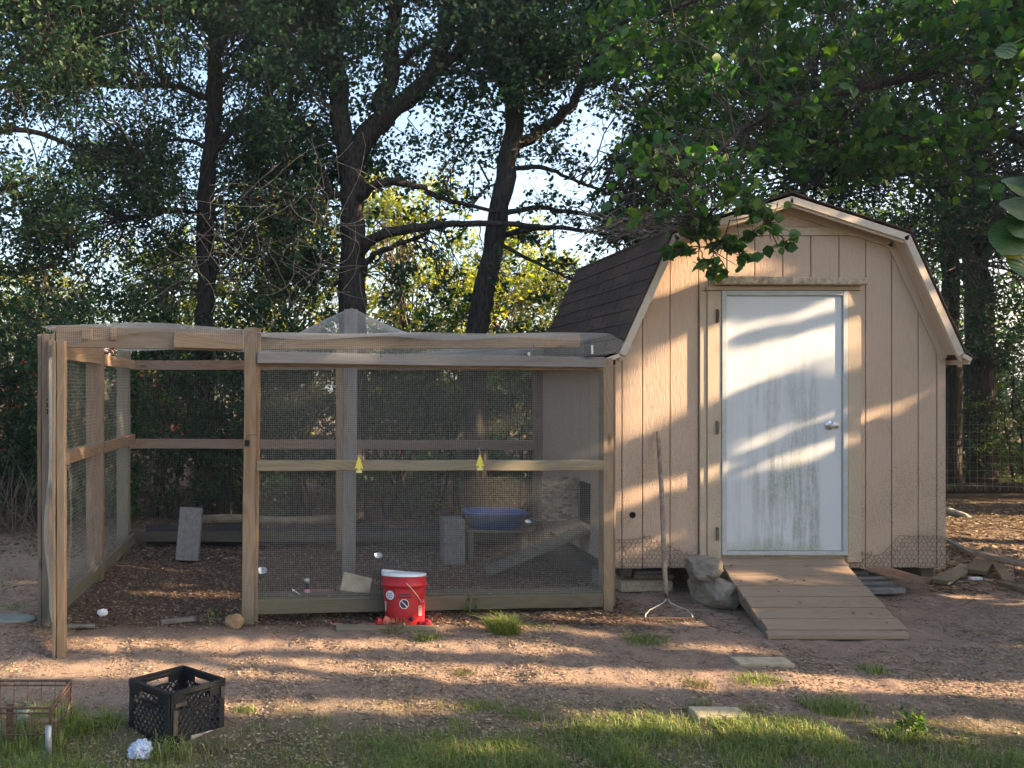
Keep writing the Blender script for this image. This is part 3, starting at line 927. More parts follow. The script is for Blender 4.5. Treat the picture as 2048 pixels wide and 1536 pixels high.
def flapR(u, v):
    x = -0.30 + u * 2.22; y = 4.99 + 0.2 * u
    z0 = 1.905 - 0.012 * u
    return (x, y + 0.01 * math.sin(13 * u) + 0.02 * (1 - v), z0 - v * (0.16 + 0.02 * math.sin(4 * u)))
wires('roof_mesh_flap', flapR, int(2.22 / STEP), 12, 50, 4, r=0.0006)
m = MB(); m.box(W(1184, 699, 5.26), (0.014, 0.01, 0.06)).lathe([(0.008, 0), (0.008, 0.01)], 10, T(W(1184, 703, 5.25)) @ Matrix.Rotation(R(90), 4, 'X'))
m.build('hook_strap', M_steel, run)
for (px, py) in ((760, 713), (1065, 693)):
    p = W(px, py, 5.0 if px < 900 else 5.36)
    m = MB(); m.tube([p + Vector((0.02, 0, 0.002)), p + Vector((0, -0.012, -0.004)), p + Vector((0.004, -0.02, 0.014)), p + Vector((0.012, -0.016, 0.018))], 0.0018, 5)
    m.build('bent_nail', M_black, run)
# latch hardware on the gate post
p = W(494, 886, 4.985)
m = MB(); m.box(p, (0.03, 0.012, 0.04)).tube([p + Vector((-0.01, -0.01, -0.012)), p + Vector((0.016, -0.014, -0.004)), p + Vector((0.012, -0.012, 0.02))], 0.004, 6)
m.tube([p + Vector((-0.004, -0.01, 0.02)), p + Vector((0.0, -0.012, 0.045)), p + Vector((0.02, -0.012, 0.053)), W(516, 869, 4.97)], 0.0018, 5)
m.build('latch', M_black, run)
# red ties on the back mesh
for (px, py) in ((799, 905), (1050, 950)):
    p = W(px, py, Yb + 0.03); m = MB(); m.tube([p + Vector((0, 0, 0.02)), p + Vector((0.006, -0.01, 0)), p + Vector((-0.004, 0, -0.025))], [0.006, 0.009, 0.004], 5); m.build('tie', M_red if px < 900 else M_whitepl, run)

# the mesh door of the run, standing open towards the camera, seen edge-on
hx, hy = -1.612, 4.985
fx, fy = -1.385, 4.415
side_d = Vector((fy - hy, -(fx - hx), 0)).normalized()
a = Vector((hx, hy, 0.06)); b = Vector((hx, hy, 1.86))
dr = board('gate_leaf', a, b, 0.06, 0.035, side_d, M_post, run, label='mesh gate leaf standing wide open, seen nearly edge-on')
fm = Vector((fx, fy, 0))
for (o_, w_, mt) in ((Vector((0.019, 0, 0)), 0.045, M_fresh), (Vector((-0.019, 0.0, 0)), 0.02, M_fresh)):
    q = board('stile', fm + o_ + Vector((0, 0, -0.01)), fm + o_ + Vector((0, 0, 1.815)), 0.05, w_, (1, 0, 0), mt, dr)
for z in (0.09, 0.92, 1.78):
    board('gate_rail', Vector((hx, hy, z)).lerp(Vector((fx, fy, z)), 0.05), Vector((hx, hy, z)).lerp(Vector((fx, fy, z)), 0.93), 0.07, 0.035, side_d, M_post, dr)
def doorm(u, v):
    p = Vector((hx, hy, 0.12 + v * 1.66)).lerp(Vector((fx, fy, 0.12 + v * 1.66)), 0.02 + 0.95 * u)
    bl = 0.045 * math.sin(math.pi * u) * math.exp(-((v - 0.33) / 0.2) ** 2) + 0.012
    return tuple(p - Vector((1, 0.35, 0)) * bl * 1.0)
wires('gate_mesh', doorm, int(0.6 / STEP), int(1.66 / STEP), 8, 40, parent=dr)
def doorm2(u, v):
    p = Vector((fx + 0.045, fy + 0.0, 0.45 + v * 0.75))
    bl = 0.018 * math.sin(math.pi * v)
    return tuple(p + Vector((u * 0.01 + bl, 0.01 + u * 0.012, 0)))
wires('gate_mesh', doorm2, 3, int(0.75 / STEP), 2, 14, parent=dr)
for z in (1.425, 0.41):
    m = MB(); m.box((-1.632, Yf - 0.004, z), (0.034, 0.006, 0.10)).tube([(-1.612, Yf - 0.01, z - 0.05), (-1.612, Yf - 0.01, z + 0.05)], 0.006, 8)
    h_ = m.build('hinge', M_black, dr)
    m = MB()
    for dx, dz in ((-0.01, 0.03), (0.004, 0.012), (-0.01, -0.012), (0.004, -0.034)): m.lathe([(0.0035, 0), (0.002, 0.002)], 6, T((-1.634 + dx, Yf - 0.007, z + dz)) @ Matrix.Rotation(R(90), 4, 'X'))
    m.build('screws', M_steel, dr)

# air fresheners hanging on the middle rail
def freshener(px, py, label):
    s = 0.0060
    P = [(0, 13), (1.2, 12), (1.1, 11), (3.0, 8.2), (2.2, 7.6), (4.2, 4.6), (3.2, 4.2), (5.4, 1.2), (4.6, 0.4), (2.0, 0.6), (1.6, -1.2), (4.0, -1.2), (4.0, -4.2)]
    P = P + [(-x, z) for x, z in P[::-1]][:-1]
    Y = 4.962 if px < 800 else 5.02
    c = W(px, py, Y)
    th = thing('air_freshener', label, 'air freshener', tuple(c), 'air fresheners hanging on the run')
    m = MB(); m.prism([(c.x + x * s * 0.85, c.z + z * s) for x, z in P], Y, Y + 0.002)
    m.build('card', M_yellow, th)
    m = MB(); m.prism([(c.x - 0.0115, c.z - 4.1 * s), (c.x + 0.0115, c.z - 4.1 * s), (c.x + 0.0115, c.z - 1.9 * s), (c.x - 0.0115, c.z - 1.9 * s)], Y - 0.0012, Y - 0.0002)
    m.build('base_label', M_yelpale, th)
    m = MB(); m.tube([c + Vector((0, 0, 13 * s)), c + Vector((0.001, 0.004, 0.095)), c + Vector((0.002, 0.05, 0.12))], 0.0009, 4); m.build('string', M_whitepl, th)
freshener(718, 938, 'yellow tree-shaped air freshener hanging left of the pair, above the red bucket')
freshener(960, 933, 'yellow tree-shaped air freshener hanging at the middle of the rail, farther right')

# things inside the run ------------------------------------------------
def loose(name, label, cat, M, d, mat, bevel=0.004, group=None):
    m = MB(); m.box((0, 0, 0), d)
    return tag(m.build(name, mat, None, bevel=bevel, M=M), label, cat, group)
cb = W(374, 1050, 6.75)
M_ = T((cb.x, 6.90, 0.235)) @ Matrix.Rotation(R(-14), 4, 'X') @ Matrix.Rotation(R(3), 4, 'Y')
blkm = MB(); blkm.box((0, 0, 0), (0.20, 0.10, 0.47))
tag(blkm.build('concrete_block', M_concrete, None, bevel=0.006, M=M_), 'grey concrete block standing on end against the back rail', 'concrete block')
p0, p1 = W(400, 1040, 7.62), W(690, 1040, 7.62)
m = MB(); m.tube([p0 + (p1 - p0) * t + Vector((0, 0, 0.01 * math.sin(7 * t))) for t in np.linspace(0, 1, 8)], [0.045 + 0.006 * math.sin(9 * t) for t in np.linspace(0, 1, 8)], 12)
tag(m.build('log', plain('pale_log', (0.22, 0.165, 0.11), 0.9, 0, 0.3, 9, 0.5), None, smooth=True), 'pale log lying behind the back rail beside the concrete block', 'log')
# sheet edge of dark landscape fabric behind the rail
vs = []
for i in range(40):
    x = -1.5 + i * 0.095
    for j, (yy, zz) in enumerate(((7.50, 0.20), (7.46, 0.11), (7.5, 0.02))):
        vs.append((x, yy + 0.02 * math.sin(i * 1.7 + j), zz + 0.02 * math.sin(i * 0.9 + j * 2)))
m = MB(); m.add(vs, [(i * 3 + j, i * 3 + 3 + j, i * 3 + 4 + j, i * 3 + 1 + j) for i in range(39) for j in range(2)])
tag(m.build('landscape_fabric', plain('black_fabric', (0.02, 0.022, 0.028), 0.7, 0, 0.3, 12), None, smooth=True), 'crumpled black sheet along the foot of the back mesh', 'sheet')
# tilted paver and brick just inside the gate mesh
M_ = T(W(712, 1172, 5.30)) @ Matrix.Rotation(R(16), 4, 'Y') @ Matrix.Rotation(R(-28), 4, 'X') @ Matrix.Rotation(R(-10), 4, 'Z')
tag(MB().box((0, 0, 0), (0.20, 0.10, 0.13)).build('concrete_block', M_concrete_tan, None, bevel=0.005, M=M_), 'tan block tilted on the mesh beside the red bucket', 'concrete block')
tag(MB().box((0, 0, 0), (0.16, 0.09, 0.055)).build('brick', M_brickm, None, bevel=0.004, M=T(W(646, 1189, 5.28)) @ Matrix.Rotation(R(4), 4, 'Z')), 'faded red brick lying left of the tilted block inside the mesh', 'brick')
bt = thing('spray_bottle', 'small pink bottle with black neck and silver cap inside the mesh', 'bottle', tuple(W(614, 1196, 5.22)))
c = W(614, 1196, 5.22)
MB().lathe([(0.021, 0), (0.023, 0.01), (0.022, 0.05), (0.012, 0.062)], 14, T(c)).build('bottle_body', M_pink, bt, smooth=True)
MB().lathe([(0.011, 0.06), (0.012, 0.09), (0.009, 0.105)], 12, T(c)).build('neck', M_black, bt, smooth=True)
MB().lathe([(0.019, 0.103), (0.019, 0.128), (0.012, 0.134)], 14, T(c)).build('cap', M_steel, bt, smooth=True)
m = MB(); pts = [(578, 1190), (604, 1192), (584, 1178), (586, 1183)]
P = [W(a_, b_, 5.14) for a_, b_ in pts]
m.tube([P[0], P[1], P[2], P[3]], 0.004, 6)
tag(m.build('bent_strap', M_whitepl, None), 'bent white strap lying left of the pink bottle', 'strap')
for (px, py, Y, s, lab) in ((524, 1146, 5.25, 0.036, 'metal cup clipped to the mesh beside the gate post'), (756, 1115, 5.40, 0.030, 'metal cup clipped to the mesh just above the red bucket'), (1056, 1046, 5.55, 0.022, 'small metal cup hanging before the blue tub')):
    c = W(px, py, Y)
    th = thing('metal_cup', lab, 'cup', tuple(c), 'metal cups hung on the mesh')
    MB().lathe([(s * 0.8, -s * 0.7), (s, s * 0.6), (s * 1.08, s * 0.62), (s * 0.92, s * 0.58), (s * 0.7, -s * 0.6)], 16, T(c) @ Matrix.Rotation(R(25), 4, 'X')).build('cup', M_steel, th, smooth=True)
    MB().tube([c + Vector((0, 0, s * 0.5)), c + Vector((0.01, -0.03, s + 0.02)), c + Vector((0, -(Y - 5.13), s + 0.05))], 0.0012, 4).build('hanger', M_wire, th)
# blue tub, its stand, grey block
c = W(990, 1056, 6.95)
m = MB()
def tubring(z, a, b):
    return [(c.x + a * math.copysign(abs(math.cos(t)) ** 0.6, math.cos(t)), 6.98 + b * math.copysign(abs(math.sin(t)) ** 0.6, math.sin(t)), z) for t in np.linspace(0, 2 * math.pi, 29)[:-1]]
zz = c.z
rings = [tubring(zz, 0.20, 0.14), tubring(zz + 0.015, 0.23, 0.16), tubring(zz + 0.135, 0.265, 0.19), tubring(zz + 0.14, 0.285, 0.205), tubring(zz + 0.15, 0.285, 0.205), tubring(zz + 0.151, 0.255, 0.18), tubring(zz + 0.03, 0.22, 0.15)]
n = 28; vs = [p for r_ in rings for p in r_]
fs = [(i * n + k, i * n + (k + 1) % n, (i + 1) * n + (k + 1) % n, (i + 1) * n + k) for i in range(len(rings) - 1) for k in range(n)]
fs += [tuple(range(n - 1, -1, -1)), tuple(range(6 * n, 7 * n))]
m.add(vs, fs)
tag(m.build('plastic_tub', M_blue, None, smooth=True), 'blue plastic tub on a low wooden stand inside the run', 'tub')
st = thing('low_stand', 'low dark wooden stand under the blue tub', 'stand', (c.x, 6.98, 0))
board('top_board', Vector((c.x - 0.28, 6.9, zz - 0.012)), Vector((c.x + 0.28, 6.9, zz - 0.012)), 0.14, 0.02, (0, 0, 1), M_rail, st)
board('top_board', Vector((c.x - 0.28, 7.06, zz - 0.012)), Vector((c.x + 0.28, 7.06, zz - 0.012)), 0.14, 0.02, (0, 0, 1), M_rail, st)
for dx in (-0.24, 0.24): board('leg', Vector((c.x + dx, 6.98, 0)), Vector((c.x + dx, 6.98, zz - 0.023)), 0.045, 0.26, (0, 1, 0), M_rail, st)
c = W(907, 1095, 6.8)
tag(MB().box((0, 0, 0), (0.19, 0.19, 0.40)).build('concrete_block', M_concrete, None, bevel=0.006, M=T((c.x, 6.85, 0.19))), 'grey block standing on end left of the blue tub', 'concrete block')
# coop ramp plank with cleats, coop door and pop hole
cr = thing('coop_ramp', 'mossy plank leading up to the pop hole in the shed side', 'plank', (1.95, 6.3, 0))
a, b = Vector((1.54, 6.37, 0.02)), Vector((2.33, 6.27, 0.40))
board('plank', a, b, 0.20, 0.03, Vector((-0.43, 0, 0.9)), M_mossy, cr)
for k in range(1, 8):
    p = a.lerp(b, k / 8) + Vector((-0.009, 0, 0.021))
    board('cleat', p + Vector((0, -0.095, 0)), p + Vector((0, 0.095, 0)), 0.022, 0.012, Vector((-0.43, 0, 0.9)), M_mossy, cr)
MB().box((XL - 0.0165, 6.29, 0.61), (0.004, 0.22, 0.33)).build('pop_hole_shade', M_hole_shade, shed)  # black panel on the boards; the shade inside the opening is painted
o = MB().box((0, 0, 0), (0.30, 0.016, 0.37)).build('hatch_door', M_osb, shed, M=T((2.17, 6.43, 0.62)) @ Matrix.Rotation(R(-2), 4, 'Z'))
for z in (0.75, 0.50):
    MB().box((2.33, 6.415, z), (0.045, 0.012, 0.05)).build('hinge', M_steel, shed)
board('batten', Vector((2.02, 6.44, 0.44)), Vector((2.02, 6.44, 0.80)), 0.05, 0.02, (0, 1, 0), M_rail, shed)
# soil and litter heaped on the bottom rail
m = MB()
for i in range(500):
    u = rnd.random(); p = W(505, 1194, 5.10).lerp(W(1205, 1182, 5.36), u) + Vector((0, rnd.uniform(-0.045, 0.05), rnd.uniform(-0.006, 0.010)))
    a_ = rnd.uniform(0, 6.28); s_ = rnd.uniform(0.004, 0.013); uu = Vector((math.cos(a_), math.sin(a_), rnd.uniform(-.4, .4))) * s_; vv = Vector((-uu.y, uu.x, 0.003))
    m.add([p - uu, p + vv * 0.6, p + uu, p - vv * 0.5 + Vector((0, 0, s_ * 0.6))], [(0, 1, 2), (0, 2, 3)])
tag(m.build('rail_litter', plain('litter_mulch', (0.20, 0.15, 0.095), 0.95, 0, 0.5, 15), None), 'brown litter heaped on the bottom rail of the run', 'litter', kind='stuff')

# ------------------------------------------------------------------ red bucket drinker
bk = thing('bucket', 'red plastic bucket with warped white rim and drinker cups before the run', 'bucket', (0.68, 4.98, 0))
bc = Vector((0.685, 5.03, 0.012)); BT = T(bc) @ Matrix.Rotation(R(-9), 4, 'X') @ Matrix.Diagonal((1, 1, 0.90, 1))
body = MB().lathe([(0.120, 0), (0.125, 0.006), (0.131, 0.10), (0.139, 0.24), (0.1415, 0.262), (0.150, 0.264), (0.152, 0.275), (0.150, 0.292), (0.1425, 0.294), (0.1440, 0.34)], 48, BT, cap=True)
bd = body.build('bucket_body', M_red, bk, smooth=True)
# warped white rim
vs, fs = [], []
n = 48
for i in range(n):
    t = 2 * math.pi * i / n
    wv_ = 0.010 * math.cos(t - 2.9) + 0.006 * math.cos(2 * t + 0.5)
    for (r_, z_) in ((0.1465, 0.336), (0.1475, 0.355 + wv_), (0.141, 0.358 + wv_), (0.139, 0.336)):
        vs.append(BT @ Vector((r_ * math.cos(t), r_ * math.sin(t), z_)))
for i in range(n):
    for k in range(3):
        a_ = i * 4 + k; b_ = ((i + 1) % n) * 4 + k
        fs.append((a_, b_, b_ + 1, a_ + 1))
m = MB(); m.add(vs, fs); m.build('rim', M_whitepl, bd, smooth=True)
m = MB(); m.lathe([(0.138, 0.337), (0.132, 0.348), (0.02, 0.352)], 40, BT); m.build('lid', M_whitepl, bd, smooth=True)
def oncyl(px, py, off=0.0006):                     # point on bucket surface seen at pixel
    P = W(px, py, 5.03); z = P.z - bc.z
    z = H - (py - CY) * 4.90 / F - bc.z; r_ = float(np.interp(z / 0.90, [0, 0.006, 0.10, 0.24, 0.262], [0.120, 0.125, 0.131, 0.139, 0.1415])) + off + 0.0012
    X = min(max((px - CX) * 4.90 / F - bc.x, -r_ * 0.97), r_ * 0.97)
    return bc + Matrix.Rotation(R(-9), 3, 'X') @ Vector((X, -math.sqrt(r_ * r_ - X * X), z - 0.012))
def decal(name, mat, polypx, off=0.001, parent=bd):
    m = MB(); c_ = (sum(p[0] for p in polypx) / len(polypx), sum(p[1] for p in polypx) / len(polypx))
    tris = [(c_, polypx[i], polypx[(i + 1) % len(polypx)]) for i in range(len(polypx))]
    for _ in range(2 if len(polypx) < 10 else 1):
        nt = []
        for a_, b_, d_ in tris:
            ab, bd_, da = [((p[0] + q[0]) / 2, (p[1] + q[1]) / 2) for p, q in ((a_, b_), (b_, d_), (d_, a_))]
            nt += [(a_, ab, da), (ab, b_, bd_), (da, bd_, d_), (ab, bd_, da)]
        tris = nt
    for t_ in tris: m.add([oncyl(*p, off) for p in t_], [(0, 1, 2)])
    return m.build(name, mat, parent)
def circ(cx, cy, rx, ry, n=24): return [(cx + rx * math.cos(2 * math.pi * i / n), cy + ry * math.sin(2 * math.pi * i / n)) for i in range(n)]
def rect(x0, y0, x1, y1): return [(x0, y0), ((x0 + x1) / 2, y0), (x1, y0), (x1, y1), ((x0 + x1) / 2, y1), (x0, y1)]
decal('round_sticker', M_print, circ(782.5, 1196, 9, 11), 0.0010)
decal('round_sticker_face', M_whitepr, circ(782.5, 1196, 7.6, 9.2), 0.0018)
for k, (w_, t_) in enumerate(((4.5, 0), (5.8, 0), (4.2, 0))):
    yy = 1192.5 + k * 4
    for j in range(3): decal('text_line', M_print, rect(782.5 - w_ + j * w_ * 0.68, yy - 0.7, 782.5 - w_ + j * w_ * 0.68 + w_ * 0.52, yy + 0.8), 0.0026)
decal('warning_bar', M_print, rect(798.5, 1192.5, 823, 1200.5), 0.0012)
for j in range(9): decal('text_line', M_red, rect(800.5 + j * 2.4, 1194.8, 802 + j * 2.4, 1198), 0.0018)
decal('prohibition_sign', M_whitepr, circ(809, 1212, 9.3, 9.6), 0.0012)
decal('prohibition_sign_face', M_print, circ(809, 1212, 8.0, 8.3), 0.0020)
decal('prohibition_bar', M_whitepr, [(803.2, 1207), (804.4, 1205.9), (815.2, 1217), (814.0, 1218.1)], 0.0030)
decal('white_label', M_whitepr, rect(765.5, 1209.5, 776, 1229.5), 0.0012)
for j in range(6): decal('label_stripe', M_print, rect(766.2, 1211.5 + j * 2.8, 774.2, 1213 + j * 2.8), 0.0022)
decal('pink_label', plain('pink_label_print', (0.72, 0.42, 0.40), 0.6, 0, 0.1), rect(838.5, 1216, 846.5, 1236), 0.0012)
for j in range(3): decal('label_stripe', M_redpale, rect(840.5, 1219 + j * 5, 844.5, 1220.6 + j * 5), 0.0022)
decal('barcode_chip', M_whitepr, rect(807, 1249, 811, 1255), 0.0012)
gp = oncyl(823, 1241, 0.003)
MB().lathe([(0.014, 0), (0.014, 0.004), (0.008, 0.007), (0.006, 0.02)], 14, T(gp) @ Matrix.Rotation(R(90), 4, 'X') ).build('grommet', M_black, bd, smooth=True)
h0 = oncyl(813, 1170, 0.006); h1 = oncyl(845.5, 1209, 0.018)
mid = [h0.lerp(h1, t) + Vector((0.0, -0.012 * math.sin(math.pi * t), 0.008 * math.sin(math.pi * t))) for t in np.linspace(0, 1, 9)]
MB().tube(mid + [h1 + Vector((0.010, 0.004, 0.002)), h1 + Vector((0.012, 0.006, 0.012)), h1 + Vector((0.004, 0.004, 0.016))], 0.0022, 6).build('handle', M_steel, bk, smooth=True)
def cup(px, py, r_, rotz, mat=M_red):
    c_ = W(px, py, 4.93)
    M_ = T(c_) @ Matrix.Rotation(R(rotz), 4, 'Z') @ Matrix.Rotation(R(68), 4, 'Y')
    q = MB().lathe([(r_ * 0.35, -r_ * 0.9), (r_ * 0.8, -r_ * 0.7), (r_ * 1.02, 0), (r_ * 0.95, r_ * 0.5), (r_ * 0.75, r_ * 0.55), (r_ * 0.7, -r_ * 0.2), (r_ * 0.3, -r_ * 0.6)], 10, M_)
    q.box(c_ + Vector((-0.03 * math.copysign(1, px - 812), 0, 0.004)), (0.05, 0.022, 0.022))
    return q.build('drinker_cup', mat, bk, smooth=False)
cup(856, 1247, 0.030, 20)
cup(772, 1242, 0.032, 165, M_redpale)
cup(757, 1243, 0.026, 190)
tag(board('lumber', G(672, 1265) + Vector((0, 0.02, 0.018)), G(872, 1268) + Vector((0, 0.02, 0.018)), 0.09, 0.034, (0, 0, 1), M_green, None), 'short weathered board on the dirt in front of the red bucket', 'board')
w0, w1 = W(664, 1249, 5.03), W(762, 1249, 5.03)
m = MB(); m.tube([w0, w0.lerp(w1, .5) + Vector((0, 0, -.002)), w1], [0.010, 0.010, 0.010], 10)
m.box(w0 + Vector((-0.006, 0, 0)), (0.012, 0.03, 0.03))
tag(m.build('plastic_tube', M_redpale, None, smooth=False), 'faded red plastic tube lying left of the bucket', 'tube')

# ------------------------------------------------------------------ rake leaning on the wall
rk = thing('garden_rake', 'steel bow rake leaning on the shed, handle grey and worn', 'rake', tuple(W(1337, 1235, 5.17)))
YH = 5.15
while min(W(x_, 1238, YH).z - float(gz(W(x_, 1238, YH).x, YH)) for x_ in (1290, 1315, 1340, 1365, 1386)) < 0.010: YH -= 0.005
top, bot = W(1316, 864, 5.70), W(1333, 1188, YH + 0.210)
n = 16
MB().tube([top.lerp(bot, t) + Vector((0.004 * math.sin(5 * t), 0, 0)) for t in np.linspace(0, 1, n)], [0.0165 - 0.003 * abs(t - 0.6) for t in np.linspace(0, 1, n)], 12).build('handle', plain('worn_handle', (0.27, 0.205, 0.155), 0.8, 0, 0.45, 22, 0.3), rk, smooth=True)
hd = [W(1333, 1186, YH + 0.210), W(1334, 1196, YH + 0.205)]
MB().tube(hd, [0.017, 0.012], 12).build('ferrule', M_rust, rk, smooth=True)
hb = W(1337, 1236, YH + 0.000)
m = MB()
for s in (-1, 1):
    pts = [W(1334, 1194, YH + 0.205), W(1334 + s * 6, 1205, YH + 0.190), W(1335 + s * 22, 1213, YH + 0.160), W(1337 + s * 38, 1220, YH + 0.080), W(1337 + s * 46, 1229, YH + 0.030), W(1338 + s * 48, 1237, YH + 0.000)]
    m.tube(pts, 0.0042, 8)
m.build('bow', M_wire, rk, smooth=True)
m = MB(); a, b = W(1288, 1237, YH + 0.000), W(1388, 1237, YH + 0.000)
m.box((a + b) / 2, ((b - a).length, 0.010, 0.014)); m.build('head_bar', M_rust, rk, bevel=0.002)
for k in range(14):
    p = a.lerp(b, (k + 0.2) / 13.4)
    MB().tube([p, p + Vector((0, -0.02, -0.012)), p + Vector((0, -0.052, -0.03))], [0.004, 0.0035, 0.002], 5).build('tine', M_rust, rk)

# ------------------------------------------------------------------ milk crate
ck = thing('milk_crate', 'black plastic milk crate with lattice sides, standing open on the dirt', 'crate', (-0.54, 3.45, 0))
CM = T((-0.553, 3.262, 0.0)) @ Matrix.Rotation(R(-4.5), 4, 'X') @ Matrix.Rotation(R(46), 4, 'Z')
CS, CH = 0.298, 0.245
def crate_side(Ms):
    q = MB()
    t = 0.012
    def bar(x0, z0, x1, z1, w, d=t, yo=0.0):
        a_ = Vector((x0, 0, z0)); b_ = Vector((x1, 0, z1)); dd = (b_ - a_); ln = dd.length; ang = math.atan2(dd.z, dd.x)
        Mx = Matrix.Rotation(-ang, 4, 'Y')
        vs = []
        c_ = (a_ + b_) / 2
        for z in (-1, 1):
            for y in (-1, 1):
                for x in (-1, 1):
                    vs.append(Ms @ (c_ + Mx @ Vector((x * ln / 2, y * d / 2 + yo, z * w / 2))))
        q.add(vs, [(0, 2, 3, 1), (4, 5, 7, 6), (0, 1, 5, 4), (2, 6, 7, 3), (0, 4, 6, 2), (1, 3, 7, 5)])
    s_, h_ = CS, CH
    bar(0.001, h_ / 2, 0.030, h_ / 2, h_); bar(s_ - 0.030, h_ / 2, s_ - 0.001, h_ / 2, h_)
    bar(0.030, 0.02, s_ - 0.03, 0.02, 0.040)
    for z in (h_ - 0.004, h_ - 0.016, h_ - 0.028): bar(-0.002, z, s_ + 0.002, z, 0.004, 0.022)
    bar(0.03, h_ - 0.015, s_ * 0.28, h_ - 0.015, 0.03); bar(s_ * 0.72, h_ - 0.015, s_ - 0.03, h_ - 0.015, 0.03)
    bar(0.03, h_ - 0.045, s_ * 0.28, h_ - 0.045, 0.03); bar(s_ * 0.72, h_ - 0.045, s_ - 0.03, h_ - 0.045, 0.03)
    bar(s_ * 0.28, h_ - 0.009, s_ * 0.72, h_ - 0.009, 0.016)
    bar(s_ * 0.28, h_ - 0.065, s_ * 0.72, h_ - 0.065, 0.008)
    bar(s_ * 0.30, h_ - 0.066, s_ * 0.40, h_ - 0.084, 0.008); bar(s_ * 0.40, h_ - 0.084, s_ * 0.6, h_ - 0.084, 0.008); bar(s_ * 0.6, h_ - 0.084, s_ * 0.7, h_ - 0.066, 0.008)
    x0, x1, z0, z1 = 0.028, s_ - 0.028, 0.038, h_ - 0.062
    for sgn in (1, -1):
        k = -8
        while k < 14:
            c_ = x0 + k * 0.031
            # line x = c_ + sgn*(z-z0)
            zs, ze = z0, z1
            xa = c_; xb = c_ + sgn * (z1 - z0) * 0.85
            sl = (xb - xa) / (ze - zs)
            def clipz(x): return zs + (x - xa) / sl
            lo, hi = zs, ze
            zz0, zz1 = sorted((clipz(x0), clipz(x1)))
            lo, hi = max(lo, zz0), min(hi, zz1)
            if hi - lo > 0.012:
                bar(xa + sl * (lo - zs), lo, xa + sl * (hi - zs), hi, 0.0055, 0.007, 0.002 * sgn)
            k += 1
    for zc in (0.09, 0.15): bar(0.03, zc, 0.05, zc, 0.02); 
    return q
for i, Ms in enumerate((CM, CM @ T((CS, 0, 0)) @ Matrix.Rotation(R(90), 4, 'Z'), CM @ T((CS, CS, 0)) @ Matrix.Rotation(R(180), 4, 'Z'), CM @ T((0, CS, 0)) @ Matrix.Rotation(R(270), 4, 'Z'))):
    crate_side(Ms).build('crate_side', M_crate, ck)
m = MB()
for k in range(9):
    f_ = (k + 0.5) / 9 * CS
    for A, B in ((Vector((f_, 0.01, 0.01)), Vector((f_, CS - 0.01, 0.01))), (Vector((0.01, f_, 0.013)), Vector((CS - 0.01, f_, 0.013)))):
        m.tube([CM @ A, CM @ B], 0.004, 4)
m.build('crate_floor', M_crate, ck)
# muddy ledge on the right-hand face: dirt spatter and label plate
pl = CM @ Vector((CS * 0.55, -0.008, 0.035))
MB().box((0, 0, 0), (0.12, 0.004, 0.03), None).build('label_plate', plain('worn_label', (0.42, 0.38, 0.33), 0.8, 0, 0.5, 60), ck, M=CM @ T((CS * 0.56, -0.0085, 0.026)) @ Matrix.Rotation(R(3), 4, 'Y'))
for (x_, z_, w_, h2) in ((0.02, 0.12, 0.022, 0.10), (CS - 0.016, 0.19, 0.02, 0.05), (0.05, 0.19, 0.06, 0.016)):
    MB().box((0, 0, 0), (w_, 0.003, h2)).build('mud_patch', M_cratedirt, ck, M=CM @ T((x_, -0.0125, z_)))

# ------------------------------------------------------------------ rusty wire cage at the lower left
cg = thing('wire_cage', 'rusty wire cage frame overgrown with grass, left of the milk crate', 'cage', (-1.3, 3.3, 0))
YC0, YC1 = 3.20, 3.50
zt = 0.215
xr0 = (101 - CX) * YC0 / F; xr1 = (142 - CX) * YC1 / F; xl = -1.9
A = [Vector((xl, YC0, 0)), Vector((xr0, YC0, 0)), Vector((xr1, YC1, 0)), Vector((xl, YC1, 0))]
up = Vector((0, 0, 1))
m = MB()
for k, r_ in ((zt, 0.0055), (zt - 0.022, 0.004)):
    for i in range(3): m.tube([A[i] + up * k, A[i + 1] + up * k], r_, 6)
m.build('top_frame', M_rust, cg)

for _p in ((A[1], 0.006), (A[2], 0.006), (A[2] + Vector((-.02, 0, 0)), 0.004)): MB().tube([_p[0], _p[0] + up * zt], _p[1], 6).build('corner_post', M_rust, cg)
px_ = W(20, 1440, YC0 + 0.05)
MB().box((px_.x - 0.0, YC0 + 0.05, 0.11), (0.028, 0.01, 0.20)).build('flat_upright', M_rust, cg)
p = W(97, 1450, YC0 - 0.02)
MB().tube([Vector((p.x, p.y, 0.01)), Vector((p.x, p.y, 0.15))], 0.0135, 12).build('pipe', M_steel if False else plain('dull_galvanised_pipe', (0.30, 0.34, 0.36), 0.5, 0.5, 0.25, 30), cg, smooth=True)
for z in (0.02, 0.105):
    for i in range(2):
        MB().tube([A[i] + up * z, A[i + 1] + up * z], 0.003, 5).build('cross_wire', M_rust, cg)
for k in range(14):
    x_ = xl + 0.04 + k * 0.062
    if x_ < xr0 - 0.02: MB().tube([Vector((x_, YC0, 0.01)), Vector((x_, YC0, zt))], 0.0016, 4).build('upright_wire', M_rust, cg)
    if x_ < xr1: MB().tube([Vector((x_, YC1, 0.01)), Vector((x_ + 0.003, YC1, zt))], 0.0016, 4).build('upright_wire', M_rust, cg)
for k in range(1, 6):
    q = A[1].lerp(A[2], k / 6)
    MB().tube([q + up * 0.01, q + up * zt], 0.0016, 4).build('upright_wire', M_rust, cg)
tag(board('wood_block', Vector((-1.19, 3.36, 0.055)), Vector((-1.06, 3.36, 0.055)), 0.09, 0.04, (0, 1, 0), M_rail, None), 'short piece of wood standing inside the rusty cage', 'wood')
jc = W(48, 1452, 3.42)
